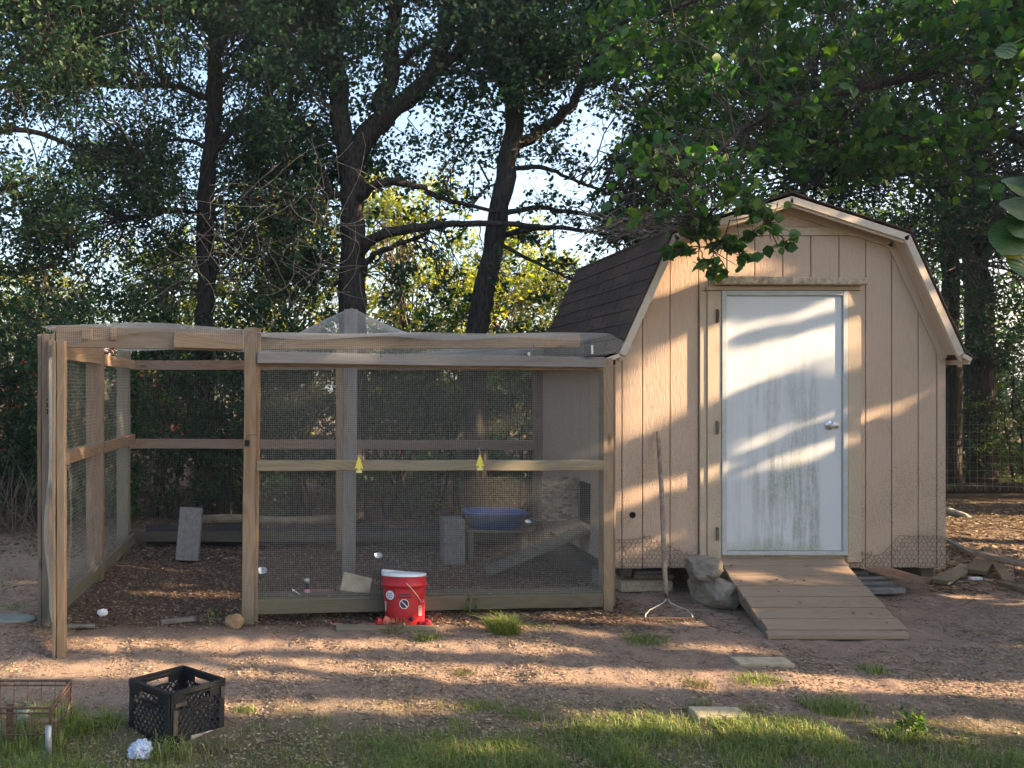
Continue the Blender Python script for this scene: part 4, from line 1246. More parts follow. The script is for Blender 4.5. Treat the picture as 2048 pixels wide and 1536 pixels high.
tag(MB().lathe([(0.04, 0), (0.045, 0.008), (0.045, 0.09), (0.034, 0.105), (0.034, 0.12)], 18, T((jc.x, jc.y, 0.005))).build('glass_jar', None, None, smooth=True), 'dusty green glass jar inside the rusty cage', 'jar')
gm = NT('green_glass', 0.12, 0.5); gm.color((0.42, 0.55, 0.45)); gm.b.inputs['Transmission Weight'].default_value = 0.75
bpy.data.objects['glass_jar'].data.materials.clear(); bpy.data.objects['glass_jar'].data.materials.append(gm.m)
# plastic scraps
def crumple(name, label, c, r_, mat, seed, flat=0.5, cat='scrap', sp=0.35):
    bm = bmesh.new(); bmesh.ops.create_icosphere(bm, subdivisions=5, radius=1)
    q = random.Random(seed)
    ws = [(Vector((q.gauss(0, 1), q.gauss(0, 1), q.gauss(0, 1))) * q.uniform(2, 7), q.uniform(0, 6)) for _ in range(10)]
    for v in bm.verts:
        s_ = sum(math.sin(w_.dot(v.co) + ph) for w_, ph in ws) / 3
        s_ = s_ * 0.6 + 0.7 * abs(mnoise.noise(v.co * 3.1 + Vector((seed, 0, 0)))) * 2 - 0.6 + 0.5 * mnoise.fractal(v.co * 7, 0.7, 2.2, 4)
        v.co = v.co * (1 + sp * s_) * r_; v.co.z *= flat
    me = bpy.data.meshes.new(name); bm.to_mesh(me); bm.free()
    return tag(link(name, me, mat, None, smooth=False, M=T(c)), label, cat)
M_fluff = plain('white_fluff', (0.40, 0.46, 0.56), 0.95, 0, 0.3, 40, 0.5)
q_ = G(282, 1512)
crumple('cloth_scrap', 'pale blue-white fluffy scrap on the dirt before the milk crate', q_ + Vector((0, -0.02, 0.035)), 0.052, M_fluff, 3, 0.7, 'cloth', 0.20)
crumple('foam_scrap', 'small white crumpled scrap on the mulch in the run doorway', G(205, 1231) + Vector((0, 0, 0.02)), 0.034, M_whitepl, 5, 0.7, 'scrap', 0.22)
crumple('plastic_scrap', 'flat white plastic scrap on the grass inside the rusty cage', Vector((-1.12, 3.17, 0.012)), 0.06, M_whitepl, 9, 0.18, 'plastic', 0.35)
crumple('plastic_scrap', 'bright blue plastic scrap at the lower left corner', Vector((-1.28, 3.17, 0.02)), 0.03, plain('bright_blue_plastic', (0.05, 0.3, 0.6), 0.4), 12, 0.6, 'plastic', 0.3)
crumple('plastic_scrap', 'small pale scrap wedged under the gate beside the brown rock', G(497, 1245) + Vector((0, 0, 0.012)), 0.025, M_whitepl, 21, 0.4, 'plastic', 0.2)
tag(board('lumber', G(322, 1249) + Vector((0, 0, 0.012)), G(388, 1243) + Vector((0, 0, 0.02)), 0.05, 0.022, (0, 0, 1), M_grey, None), 'small grey wedge of wood on the mulch in the doorway', 'board')
tag(board('lumber', G(132, 1257) + Vector((0, 0, 0.01)), G(190, 1255) + Vector((0, 0, 0.01)), 0.04, 0.02, (0, 0, 1), M_grey, None), 'half-buried grey strip of wood beside the open gate', 'board')
q_ = G(20, 1241)
MB_ = MB().lathe([(0.20, 0), (0.205, 0.012), (0.19, 0.02)], 28, T((q_.x - 0.03, q_.y, 0.003)) @ Matrix.Diagonal((1, 0.45, 1, 1)))
tag(MB_.build('stepping_stone', plain('pale_green_stone', (0.22, 0.235, 0.20), 0.9, 0, 0.15, 10), None, bevel=0.002), 'flat round stepping stone at the left edge of the yard', 'stepping stone')
for (a_, b_, lab) in (((1480, 1336), (1590, 1338), 'flat paver sunk in the dirt below the ramp'), ((1398, 1444), (1500, 1446), 'flat paver half hidden in the grass at the front')):
    a3, b3 = G(*a_), G(*b_)
    tag(board('paver', a3 + Vector((0, 0.05, 0.012)), b3 + Vector((0, 0.05, 0.012)), 0.11, 0.035, (0, 0, 1), M_concrete_tan, None), lab, 'paver')

# ------------------------------------------------------------------ scrap lumber and sticks right of the shed
def lum(a_, b_, za, zb, w_, mat, lab, t_=0.035, side=(0, 0, 1)):
    A_, B_ = G(*a_), G(*b_)
    A_.z = za; B_.z = zb
    return tag(board('lumber', A_, B_, w_, t_, side, mat, None), lab, 'board', 'scrap boards lying right of the shed')
lum((1895, 1090), (1972, 1128), 0.04, 0.03, 0.05, M_grey, 'thin grey board at the shed end of the scrap pile')
lum((1952, 1128), (2075, 1152), 0.10, 0.07, 0.07, M_grey, 'long board lying across the others in the scrap pile')
lum((1973, 1108), (2018, 1172), 0.05, 0.03, 0.07, M_rail, 'board crossing underneath the long one, sloping to the front')
lum((1952, 1150), (1975, 1125), 0.025, 0.045, 0.13, M_rail, 'short wide block of wood at the middle of the scrap pile')
lum((1880, 1168), (1935, 1138), 0.018, 0.018, 0.10, M_green, 'flat plank lying nearest the shed corner')
lum((1995, 1168), (2070, 1190), 0.012, 0.012, 0.04, M_rail, 'thin strip on the dirt in front of the scrap pile')
tag(MB().box((0, 0, 0), (0.09, 0.03, 0.02)).build('plastic_scrap', M_whitepl, None, M=T(G(1951, 1160) + Vector((0, 0, 0.012)))), 'white plastic scrap before the scrap lumber pile', 'plastic')
p0, p1 = G(1882, 1030), G(1930, 1036)
m = MB(); m.tube([p0 + Vector((-0.1, 0, 0.05)), p0 + Vector((0.05, 0, 0.055)), p1 + Vector((0, 0, 0.03)), p1 + Vector((0.08, 0, 0.005))], [0.06, 0.055, 0.03, 0.004], 12)
tag(m.build('sack', plain('dusty_sack', (0.36, 0.32, 0.28), 0.9, 0, 0.3, 12), None, smooth=True), 'pale sack lying on the leaves just beyond the shed corner', 'sack')
a3, b3 = Vector((8.3, 10.9, 0.10)), Vector((13.5, 10.9, 0.14))
m = MB(); m.tube([a3.lerp(b3, t) + Vector((0, 0, 0.02 * math.sin(6 * t))) for t in np.linspace(0, 1, 10)], 0.075, 12)
tag(m.build('log', M_bark, None, smooth=True), 'long fallen log along the foot of the wire fence', 'log')
# wire fence at the back right
fn_ = thing('wire_fence', 'rusty welded wire field fence behind the shed on the right', 'fence', (10, 10.6, 0))
for k in range(3):
    x_ = 8.0 + k * 2.6
    MB().tube([(x_, 10.62, 0), (x_ + 0.02, 10.62, 1.22)], 0.02, 8).build('fence_post', M_rust, fn_)
def fence(u, v): return (7.6 + 6.2 * u, 10.6 + 0.05 * math.sin(9 * u), 0.12 + 0.95 * v + 0.03 * math.sin(7 * u) - 0.02 * u)
wires('fence_mesh', fence, 62, 9, 50, 6, r=0.0028, parent=fn_, mat=M_deadtwig)

# ------------------------------------------------------------------ vegetation
def leaf_geo(C, S, kind='small', droop=0.3, axis=None, aspect=0.62):
    """C (N,3) centres, S (N,) lengths -> verts, tri faces. small: 2 tris folded along the rib; big: 6 tris, pointed and curled"""
    n = len(C)
    ph = rng.uniform(0, 2 * np.pi, n); el = rng.normal(-droop, 0.55, n)
    d = np.stack([np.cos(ph) * np.cos(el), np.sin(ph) * np.cos(el), np.sin(el)], -1)
    ro = rng.normal(0, 0.9, n)
    w0 = np.stack([-np.sin(ph), np.cos(ph), np.zeros(n)], -1)
    nn = np.cross(d, w0)
    w = w0 * np.cos(ro)[:, None] + nn * np.sin(ro)[:, None]
    nn = np.cross(d, w)
    S = S[:, None]
    if kind == 'small':
        b = C - d * S * 0.5; t = C + d * S * 0.5
        l = C + w * S * aspect * 0.5 + nn * S * 0.12 - d * S * 0.06; r_ = C - w * S * aspect * 0.5 + nn * S * 0.12 - d * S * 0.06
        V = np.stack([b, l, t, r_], 1).reshape(-1, 3)
        k = np.arange(n)[:, None] * 4
        Fc = np.concatenate([k + [0, 2, 1], k + [0, 3, 2]], 0)
        return V, Fc
    P = [(-0.5, 0, 0), (-0.28, 0.30, .05), (0.05, 0.36, .08), (0.5, 0, -.10), (0.05, -0.36, .08), (-0.28, -0.30, .05), (0.0, 0, -0.02)]
    V = np.stack([C + d * S * a_ + w * S * b_ * aspect / 0.62 + nn * S * c_ for a_, b_, c_ in P], 1).reshape(-1, 3)
    k = np.arange(n)[:, None] * 7
    Fc = np.concatenate([k + q for q in ([0, 6, 1], [1, 6, 2], [2, 6, 3], [3, 6, 4], [4, 6, 5], [5, 6, 0])], 0)
    return V, Fc

def pip(x, y, poly):
    c = np.zeros(len(x), bool); j = len(poly) - 1
    for i in range(len(poly)):
        xi, yi = poly[i]; xj, yj = poly[j]
        if yi != yj: c ^= ((yi > y) != (yj > y)) & (x < (xj - xi) * (y - yi) / (yj - yi) + xi)
        j = i
    return c
def frees_np(C):                                   # the same test as frees() for many leaves at once
    bad = np.zeros(len(C), bool)
    t = (SY - 0.02 - C[:, 1]) / L.y
    P = C + np.outer(t, np.array(L)); ok = (C[:, 1] < SY) & (P[:, 0] > XL) & (P[:, 0] < XR + 0.08) & (P[:, 2] > 0.2) & (P[:, 2] < 2.95)
    px, py = CX + F * P[:, 0] / P[:, 1], CY - F * (P[:, 2] - H) / P[:, 1]
    for p in LIT_WALL: bad |= ok & pip(px, py, p)
    wall = ok
    t = (5.05 - C[:, 1]) / L.y
    P = C + np.outer(t, np.array(L)); ok = (t > 0) & (P[:, 0] > -1.7) & (P[:, 0] < 2.2) & (P[:, 2] > 0.1) & (P[:, 2] < 2.0)
    px, py = CX + F * P[:, 0] / P[:, 1], CY - F * (P[:, 2] - H) / P[:, 1]
    for p in LIT_RUN: bad |= ok & pip(px, py, p)
    t = C[:, 2] / -L.z
    P = C + np.outer(t, np.array(L)); ok = (P[:, 1] > 1) & ~wall
    py_ = np.maximum(P[:, 1], 0.5)
    px, py = CX + F * P[:, 0] / py_, CY + F * H / py_
    for p in LIT_GROUND: bad |= ok & pip(px, py, p)
    return bad

def crown(name, clumps, size, mat, parent, kind='small', droop=0.3, aspect=0.62, sprays=True, shadeaware=False):
    """clumps: list of (centre, radius, n); leaves hang on short sprays inside each clump"""
    Cs, Ss = [], []
    for c, r_, n in clumps:
        c = np.array(c)
        if sprays:
            ns = max(3, n // 9)
            dirs = rng.normal(0, 1, (ns, 3)); dirs[:, 2] *= 0.6
            dirs /= np.linalg.norm(dirs, axis=1)[:, None]
            idx = rng.integers(0, ns, n)
            t = rng.uniform(0.15, 1.1, n) ** 0.8
            P = c + dirs[idx] * (t * r_)[:, None] + rng.normal(0, r_ * 0.13, (n, 3))
        else:
            P = c + rng.normal(0, r_ * 0.5, (n, 3))
        Cs.append(P); Ss.append(rng.uniform(0.65, 1.25, n) * size)
    Cs, Ss = np.concatenate(Cs), np.concatenate(Ss)
    if shadeaware:
        k = ~frees_np(Cs)
        for dy, dz in ((0, .015), (0, -.015), (.02, 0), (-.02, 0)): k &= ~frees_np(Cs + np.array([0, dy, dz]))
        Cs, Ss = Cs[k], Ss[k]
    V, Fc = leaf_geo(Cs, Ss, kind, droop, aspect=aspect)
    org = tuple(_wm[parent.name].translation) if parent else (0, 0, 0)
    return fast(name, V, Fc, mat, parent, origin=org)

def limb_pts(pts, n=4, wob=0.02):
    """Catmull-like refinement with a little wobble"""
    P = [Vector(p) for p in pts]; out = []
    for i in range(len(P) - 1):
        p0, p1, p2, p3 = P[max(i - 1, 0)], P[i], P[i + 1], P[min(i + 2, len(P) - 1)]
        for k in range(n):
            t = k / n
            q = 0.5 * ((2 * p1) + (p2 - p0) * t + (2 * p0 - 5 * p1 + 4 * p2 - p3) * t * t + (3 * p1 - p0 - 3 * p2 + p3) * t ** 3)
            out.append(q + Vector((rnd.gauss(0, wob), rnd.gauss(0, wob), 0)) * (0 if i == 0 and k == 0 else 1))
    out.append(P[-1]); return out

def wood_tube(name, pts, r0, r1, parent, mat=M_bark, n=9, wob=0.02):
    P = limb_pts(pts, 5, wob)
    m_ = len(P)
    rad = [r0 + (r1 - r0) * (i / (m_ - 1)) ** 0.8 for i in range(m_)]
    rad = [r_ * (1 + rnd.uniform(-0.07, 0.07)) for r_ in rad]
    MB().tube(P, rad, n).build(name, mat, parent, smooth=True)
    return P, rad

def twigs(clumps, skel, parent, mat=M_twig, r0=0.010, spray=3, name='twigs'):
    V, Fc, base = [], [], 0
    sk = np.array([tuple(p) for p in skel])
    def seg(P, rads):
        nonlocal base
        P = np.array(P); n = len(P)
        d = np.gradient(P, axis=0); d /= np.linalg.norm(d, axis=1)[:, None] + 1e-9
        a = np.cross(d, np.array([0.3, 0.2, 0.93])); a /= np.linalg.norm(a, axis=1)[:, None] + 1e-9
        b = np.cross(d, a); rr = np.array(rads)[:, None]
        ring = np.stack([P + rr * a, P + rr * (-.5 * a + .87 * b), P + rr * (-.5 * a - .87 * b)], 1).reshape(-1, 3)
        V.append(ring)
        i = np.arange(n - 1)[:, None] * 3 + np.arange(3)[None]; j = np.arange(n - 1)[:, None] * 3 + (np.arange(3)[None] + 1) % 3
        Fc.append(np.stack([i, j, j + 3, i + 3], -1).reshape(-1, 4) + base); base += len(ring)
    for c, r_, _ in clumps:
        c = np.array(c)
        dd = sk - c; dd[:, 2] += 0.3 * np.linalg.norm(dd[:, :2], axis=1)
        s_ = sk[np.argsort(np.linalg.norm(dd, axis=1))[min(len(sk) - 1, int(abs(rnd.gauss(0, 5))))]]
        ln = np.linalg.norm(c - s_)
        mid = [s_ * (1 - t) + c * t + rng.normal(0, 0.05 * ln, 3) * math.sin(math.pi * t) + np.array([0, 0, 0.10 * ln * math.sin(math.pi * t)]) for t in np.linspace(0, 1, 7)]
        ra = min(0.035, r0 * (0.6 + 0.5 * ln))
        seg(mid, np.linspace(ra, 0.004, 7))
        for _k in range(spray):
            e = c + rng.normal(0, r_ * 0.8, 3)
            m0 = mid[rnd.randint(3, 5)]
            seg([m0, (m0 + e) / 2 + rng.normal(0, r_ * 0.12, 3), e], [0.004, 0.003, 0.0015])
    org = tuple(_wm[parent.name].translation)
    return fast(name, np.concatenate(V), np.concatenate(Fc), mat, parent, smooth=True, origin=org)

# sunlit places (photo pixels) that the trees off to the right must leave free
LIT_WALL = [
    [(1345, 468), (1425, 466), (1600, 545), (1560, 560), (1425, 562), (1290, 602)],
    [(1440, 640), (1590, 636), (1690, 590), (1712, 618), (1560, 656), (1440, 682)],
    [(1440, 704), (1600, 668), (1716, 632), (1716, 700), (1640, 722), (1436, 800), (1330, 848), (1228, 908), (1228, 790), (1300, 700), (1400, 660)],
    [(1600, 748), (1716, 712), (1716, 742), (1640, 756)],
    [(1228, 985), (1440, 925), (1440, 948), (1228, 1024)],
    [(1440, 893), (1690, 812), (1690, 830), (1440, 908)],
    [(1470, 945), (1690, 868), (1690, 890), (1560, 945), (1480, 960)],
    [(1240, 1100), (1400, 1060), (1400, 1068), (1240, 1112)],
    [(1700, 838), (1905, 762), (1905, 772), (1700, 862)],
]
LIT_GROUND = [
    [(-300, 1330), (600, 1322), (1250, 1342), (2300, 1372), (2300, 1400), (1240, 1379), (450, 1362), (-300, 1356)],
    [(120, 1276), (500, 1284), (900, 1288), (1150, 1300), (1150, 1312), (500, 1304), (110, 1304)],
    [(420, 1404), (900, 1408), (900, 1424), (820, 1436), (420, 1430)],
    [(1080, 1425), (1500, 1434), (2300, 1450), (2300, 1498), (1500, 1482), (1100, 1466)],
    [(250, 1176), (480, 1190), (480, 1208), (360, 1200), (250, 1190)],
    [(780, 1112), (960, 1078), (1000, 1090), (960, 1130), (830, 1160)],
    [(1150, 1238), (1420, 1244), (1420, 1254), (1150, 1250)],
    [(840, 1244), (1120, 1228), (1180, 1262), (860, 1272)],
    [(1880, 1034), (2300, 1030), (2300, 1100), (1880, 1088)],
    [(1460, 1172), (1600, 1186), (1700, 1208), (1690, 1220), (1560, 1206), (1480, 1196)],
    [(1480, 1128), (1640, 1134), (1640, 1142), (1480, 1136)],
    [(1330, 1290), (1560, 1305), (1560, 1312), (1330, 1300)],
    [(820, 1500), (1000, 1492), (1000, 1516), (820, 1520)],
    [(-200, 1440), (210, 1436), (210, 1450), (-200, 1456)],
]
LIT_RUN = [[(108, 690), (132, 690), (132, 1100), (108, 1000)], [(108, 1180), (132, 1180), (132, 1320), (108, 1320)], [(1090, 780), (1160, 760), (1160, 850), (1090, 870)], [(480, 1050), (512, 1050), (512, 1120), (480, 1120)],
           [(520, 672), (830, 680), (780, 698), (520, 696)], [(330, 690), (400, 660), (430, 662), (360, 692)]]
def inside(x, y, poly):
    c = False; j = len(poly) - 1
    for i in range(len(poly)):
        xi, yi = poly[i]; xj, yj = poly[j]
        if (yi > y) != (yj > y) and x < (xj - xi) * (y - yi) / (yj - yi) + xi: c = not c
        j = i
    return c
def frees(C):
    """does a leaf at C shade one of the places that must stay sunlit?"""
    if C[1] < SY:
        t = (SY - 0.02 - C[1]) / L.y
        P = (C[0] + L.x * t, SY - 0.02, C[2] + L.z * t)
        if XL < P[0] < XR + 0.08 and 0.2 < P[2] < 2.95:
            q = PX(P); return any(inside(q[0], q[1], p) for p in LIT_WALL)
        if P[0] > XL and P[0] < XR + 0.08: pass
    t = (5.05 - C[1]) / L.y
    if t > 0:
        P = (C[0] + L.x * t, 5.05, C[2] + L.z * t)
        if -1.7 < P[0] < 2.2 and 0.1 < P[2] < 2.0:
            q = PX(P)
            if any(inside(q[0], q[1], p) for p in LIT_RUN): return True
    t = C[2] / -L.z
    P = (C[0] + L.x * t, C[1] + L.y * t, 0)
    if P[1] < 1: return False
    q = PX(P)
    return any(inside(q[0], q[1], p) for p in LIT_GROUND)
def blocks(c, r_):
    for d in ((0, 0), (0.25, 0), (-0.25, 0), (0, 0.25), (0, -0.25)):
        if frees((c[0], c[1] + d[0] * r_, c[2] + d[1] * r_)): return True
    return False

# --- leaf colours
LM_dark = leaf_mat('dark_green_leaf', [(0.014, 0.036, 0.018), (0.024, 0.06, 0.025), (0.036, 0.082, 0.03), (0.06, 0.10, 0.035)], 0.32)
LM_mid = leaf_mat('mid_green_leaf', [(0.022, 0.055, 0.014), (0.05, 0.11, 0.022), (0.085, 0.15, 0.03), (0.13, 0.17, 0.04)], 0.45)
LM_maple = leaf_mat('broad_green_leaf', [(0.025, 0.07, 0.022), (0.045, 0.11, 0.028), (0.07, 0.15, 0.035), (0.14, 0.21, 0.045)], 0.42)
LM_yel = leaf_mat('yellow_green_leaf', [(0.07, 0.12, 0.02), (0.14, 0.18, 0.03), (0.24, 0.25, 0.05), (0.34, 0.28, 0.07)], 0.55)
LM_red = leaf_mat('red_leaf', [(0.35, 0.03, 0.03), (0.5, 0.06, 0.07), (0.5, 0.15, 0.12)], 0.5)

# gaps of open sky in the canopy (photo pixels): cx, cy, rx, ry, share of clumps removed
GAPS = [(190, 240, 120, 60, .9), (60, 300, 70, 60, .75), (230, 520, 70, 110, .85), (330, 130, 130, 70, .5), (560, 200, 90, 40, .7), (560, 380, 60, 40, .6),
        (860, 110, 110, 120, .75), (920, 270, 150, 90, .75), (880, 420, 150, 120, .8), (1130, 290, 90, 90, .97), (1060, 430, 120, 80, .75), (1060, 560, 80, 90, .9),
        (1180, 520, 70, 60, .7), (1300, 120, 50, 90, .6), (1240, 250, 50, 50, .6), (1560, 180, 50, 40, .6), (1640, 240, 45, 30, .8), (1840, 110, 70, 90, .55), (1900, 340, 60, 50, .7),
        (1820, 420, 70, 50, .6), (1850, 620, 50, 70, .7), (1920, 260, 50, 50, .5), (500, 560, 60, 40, .5), (60, 560, 60, 60, .5), (780, 620, 120, 60, .4), (1990, 140, 40, 60, .5), (1660, 400, 80, 40, .6), (370, 330, 40, 40, .4)]
def keep(px, py, k=1.0):
    p = 1.0
    for cx, cy, rx, ry, s_ in GAPS:
        s_ *= 0.85
        e = ((px - cx) / rx) ** 2 + ((py - cy) / ry) ** 2
        if e < 1.6: p *= 1 - s_ * k * min(1, (1.6 - e) / 0.7)
    return rnd.random() < p
def clumps_in(n, px, py, Y, r_=(0.22, 0.42), leaves=130, gap=1.0, keepf=None):
    out = []
    tries = 0
    while len(out) < n and tries < n * 6:
        tries += 1
        x, y, d = rnd.uniform(*px), rnd.uniform(*py), rnd.uniform(*Y)
        if not keep(x, y, gap): continue
        P = W(x, y, d)
        if P.z < 0.5 or P.z > 9.5: continue
        rr = rnd.uniform(*r_)
        # no branch may poke through the shed
        if XL - 0.5 < P.x < XR + 0.5 and 5.46 < P.y < 7.8 and P.z < 3.4: continue
        if py[0] < 700 and ((abs(x - 416) < 62 and 9.0 < d < 9.95 and y > -50) or (abs(x - 416) < 62 and d < 9.0 and y > 150)): continue
        if (abs(x - 704) < 55 and d < 9.1 and y > 260) or (abs(x - (950 + (600 - y) * 0.16)) < 45 and d < 8.8 and y > 200): continue
        if keepf and not keepf(P): continue
        out.append((tuple(P), rr, int(leaves * (rr / 0.32) ** 2 * rnd.uniform(0.7, 1.2))))
    return out

def tree(name, label, cat, trunk, r0, r1, limbs, clumps, size, mat, group=None, tw=True, sa=True, kind='small', twr=0.010, droop=0.3, aspect=0.62, spray=3, bark=M_bark):
    b = Vector(trunk[0])
    th = thing(name, label, cat, (b.x, b.y, 0), group)
    P, rad = wood_tube('trunk', trunk, r0, r1, th, bark, 12, 0.012)
    sk = list(P[len(P) // 4:])
    for pts, ra, rb in limbs:
        Q, _ = wood_tube('limb', pts, ra, rb, th, bark, 8, 0.02)
        sk += Q
    if clumps:
        if tw: twigs(clumps, sk, th, r0=twr, spray=spray)
        crown('crown', clumps, size, mat, th, kind, droop, aspect, shadeaware=sa)
    return th
def Wp(*pts):                                      # list of (px, py, Y)
    return [W(*p) for p in pts]
def base(px, py, Y):
    p = W(px, py, Y); p.z = -0.1; return p

# main forked tree
t1 = [base(704, 1000, 9.0)] + Wp((703, 700, 9.0), (705, 560, 9.0), (706, 430, 9.0), (700, 330, 9.0), (682, 230, 9.05), (672, 120, 9.1), (660, 0, 9.2), (655, -160, 9.3))
l1 = [(Wp((700, 340, 9.0), (735, 270, 8.95), (800, 210, 8.9), (850, 165, 8.8), (884, 100, 8.8), (900, -20, 8.8), (915, -160, 8.8)), 0.145, 0.07),
      (Wp((735, 275, 8.95), (768, 210, 8.95), (784, 120, 9.0), (790, 0, 9.1), (800, -150, 9.2)), 0.13, 0.07),
      (Wp((848, 168, 8.8), (900, 120, 8.6), (960, 70, 8.5), (1040, 20, 8.4)), 0.08, 0.03),
      (Wp((720, 395, 8.9), (770, 365, 8.7), (830, 372, 8.6), (900, 400, 8.5), (1000, 425, 8.4)), 0.06, 0.02),
      (Wp((716, 505, 8.9), (760, 470, 8.7), (840, 455, 8.5), (930, 448, 8.4), (1080, 452, 8.3)), 0.075, 0.025),
      (Wp((716, 560, 9.0), (735, 520, 8.8), (775, 495, 8.7), (850, 470, 8.6)), 0.05, 0.02),
      (Wp((690, 390, 9.0), (640, 395, 8.8), (560, 400, 8.7), (480, 395, 8.6)), 0.04, 0.015),
      (Wp((790, 130, 8.9), (850, 90, 8.8), (900, 65, 8.7)), 0.05, 0.02),
      (Wp((850, 150, 8.8), (930, 145, 8.6), (985, 160, 8.5)), 0.045, 0.015)]
cl = clumps_in(430, (380, 1100), (-260, 360), (8.2, 10.2)) + clumps_in(120, (520, 1000), (330, 600), (8.2, 9.8), (0.12, 0.28), 110)
tree('forked_tree', 'big dark tree with a forked trunk rising behind the middle of the run', 'tree', t1, 0.19, 0.09, l1, cl, 0.062, LM_dark, aspect=0.7)
# slender tree on the left
t2 = [base(412, 1000, 9.8)] + Wp((410, 700, 9.8), (413, 560, 9.8), (410, 420, 9.8), (424, 280, 9.8), (430, 150, 9.8), (428, 20, 9.8), (425, -200, 9.9))
l2 = [(Wp((425, 200, 9.8), (340, 170, 9.6), (250, 175, 9.4), (150, 160, 9.3)), 0.05, 0.015), (Wp((415, 330, 9.8), (470, 250, 9.6), (540, 215, 9.5)), 0.04, 0.015),
      (Wp((410, 430, 9.8), (340, 420, 9.6), (250, 440, 9.4)), 0.04, 0.012), (Wp((420, 300, 9.8), (360, 280, 9.7), (250, 300, 9.5)), 0.035, 0.012)]
cl = clumps_in(680, (40, 640), (-260, 640), (8.8, 11.0))
tree('slender_tree', 'dark tree with a slim straight trunk behind the left doorway of the run', 'tree', t2, 0.135, 0.085, l2, cl, 0.056, LM_dark)
# leaning tree
t3 = [base(950, 1000, 8.7)] + Wp((952, 700, 8.7), (968, 590, 8.7), (995, 440, 8.7), (1018, 300, 8.7), (1033, 200, 8.7), (1046, 90, 8.7), (1050, -20, 8.8), (1060, -200, 8.9))
l3 = [(Wp((1028, 290, 8.7), (1075, 265, 8.7), (1130, 225, 8.6), (1175, 150, 8.6), (1215, 60, 8.5), (1260, -80, 8.5)), 0.08, 0.035),
      (Wp((1000, 430, 8.7), (1080, 415, 8.5), (1180, 430, 8.4), (1290, 440, 8.3)), 0.04, 0.012), (Wp((1010, 470, 8.7), (1090, 455, 8.4), (1170, 462, 8.3), (1260, 480, 8.2)), 0.04, 0.012),
      (Wp((985, 480, 8.7), (1060, 520, 8.6), (1140, 560, 8.5)), 0.03, 0.01), (Wp((1022, 200, 8.7), (985, 120, 8.6), (965, 50, 8.6)), 0.045, 0.02),
      (Wp((1010, 340, 8.7), (1080, 335, 8.6), (1160, 365, 8.4), (1250, 400, 8.3)), 0.035, 0.01)]
cl = clumps_in(340, (930, 1420), (-260, 300), (8.0, 9.6)) + clumps_in(170, (960, 1380), (300, 600), (8.0, 9.2), (0.12, 0.28), 100)
tree('leaning_tree', 'tree with a leaning trunk and bare lower twigs between run and shed roof', 'tree', t3, 0.135, 0.085, l3, cl, 0.058, LM_dark, aspect=0.75, spray=6)
# right-hand trees
t4 = [base(1962, 950, 12.2)] + Wp((1958, 640, 12.2), (1950, 500, 12.2), (1948, 350, 12.2), (1962, 220, 12.2), (1972, 120, 12.2), (1975, -20, 12.2), (1985, -200, 12.2))
l4 = [(Wp((1965, 130, 12.2), (1945, 60, 12.2), (1935, -40, 12.2), (1930, -200, 12.2)), 0.11, 0.06), (Wp((1975, 200, 12.0), (2030, 120, 11.8), (2080, 20, 11.6)), 0.06, 0.03)]
cl = clumps_in(480, (1650, 2500), (-260, 700), (9.0, 12.5), leaves=130)
tree('thick_tree', 'thick trunked tree forking near the top right behind the shed', 'tree', t4, 0.20, 0.10, l4, cl, 0.055, LM_dark)
t5 = [base(1905, 950, 11.4)] + Wp((1900, 600, 11.4), (1896, 430, 11.4), (1893, 330, 11.4), (1898, 200, 11.4), (1890, 60, 11.4), (1885, -200, 11.4))
l5 = [(Wp((1893, 385, 11.4), (1840, 350, 11.1), (1770, 328, 10.9), (1680, 345, 10.7), (1600, 350, 10.6)), 0.08, 0.03)]
cl = clumps_in(420, (1330, 1960), (-260, 560), (8.6, 11.6), leaves=130)
tree('limbed_tree', 'slimmer tree with a long level limb reaching left above the shed', 'tree', t5, 0.12, 0.08, l5, cl, 0.055, LM_dark)
# left tree mass
t6 = [base(-160, 950, 8.6)] + Wp((-150, 600, 8.6), (-120, 300, 8.6), (-100, 0, 8.6), (-80, -200, 8.6))
l6 = [(Wp((-150, 620, 8.6), (-60, 560, 8.6), (60, 540, 8.7), (150, 520, 8.8)), 0.045, 0.012), (Wp((-120, 330, 8.6), (20, 260, 8.7), (180, 300, 8.9), (330, 350, 9.1)), 0.05, 0.012), (Wp((-90, 60, 8.6), (60, 0, 8.6), (240, 20, 8.6), (350, 60, 8.6)), 0.045, 0.012), (Wp((-140, 500, 8.6), (-40, 400, 8.5), (80, 350, 8.4)), 0.06, 0.02), (Wp((-110, 250, 8.6), (0, 150, 8.5), (140, 60, 8.4)), 0.06, 0.02)]
cl = clumps_in(240, (-500, 360), (-260, 130), (7.6, 9.4), leaves=150) + clumps_in(230, (-500, 200), (100, 740), (7.8, 9.4), leaves=120) + clumps_in(40, (160, 430), (260, 420), (8.6, 9.6), (0.2, 0.34), 130, 0.4)
tree('bushy_tree', 'bushy tree filling the upper left corner of the view', 'tree', t6, 0.16, 0.09, l6, cl, 0.07, LM_dark, aspect=0.5)
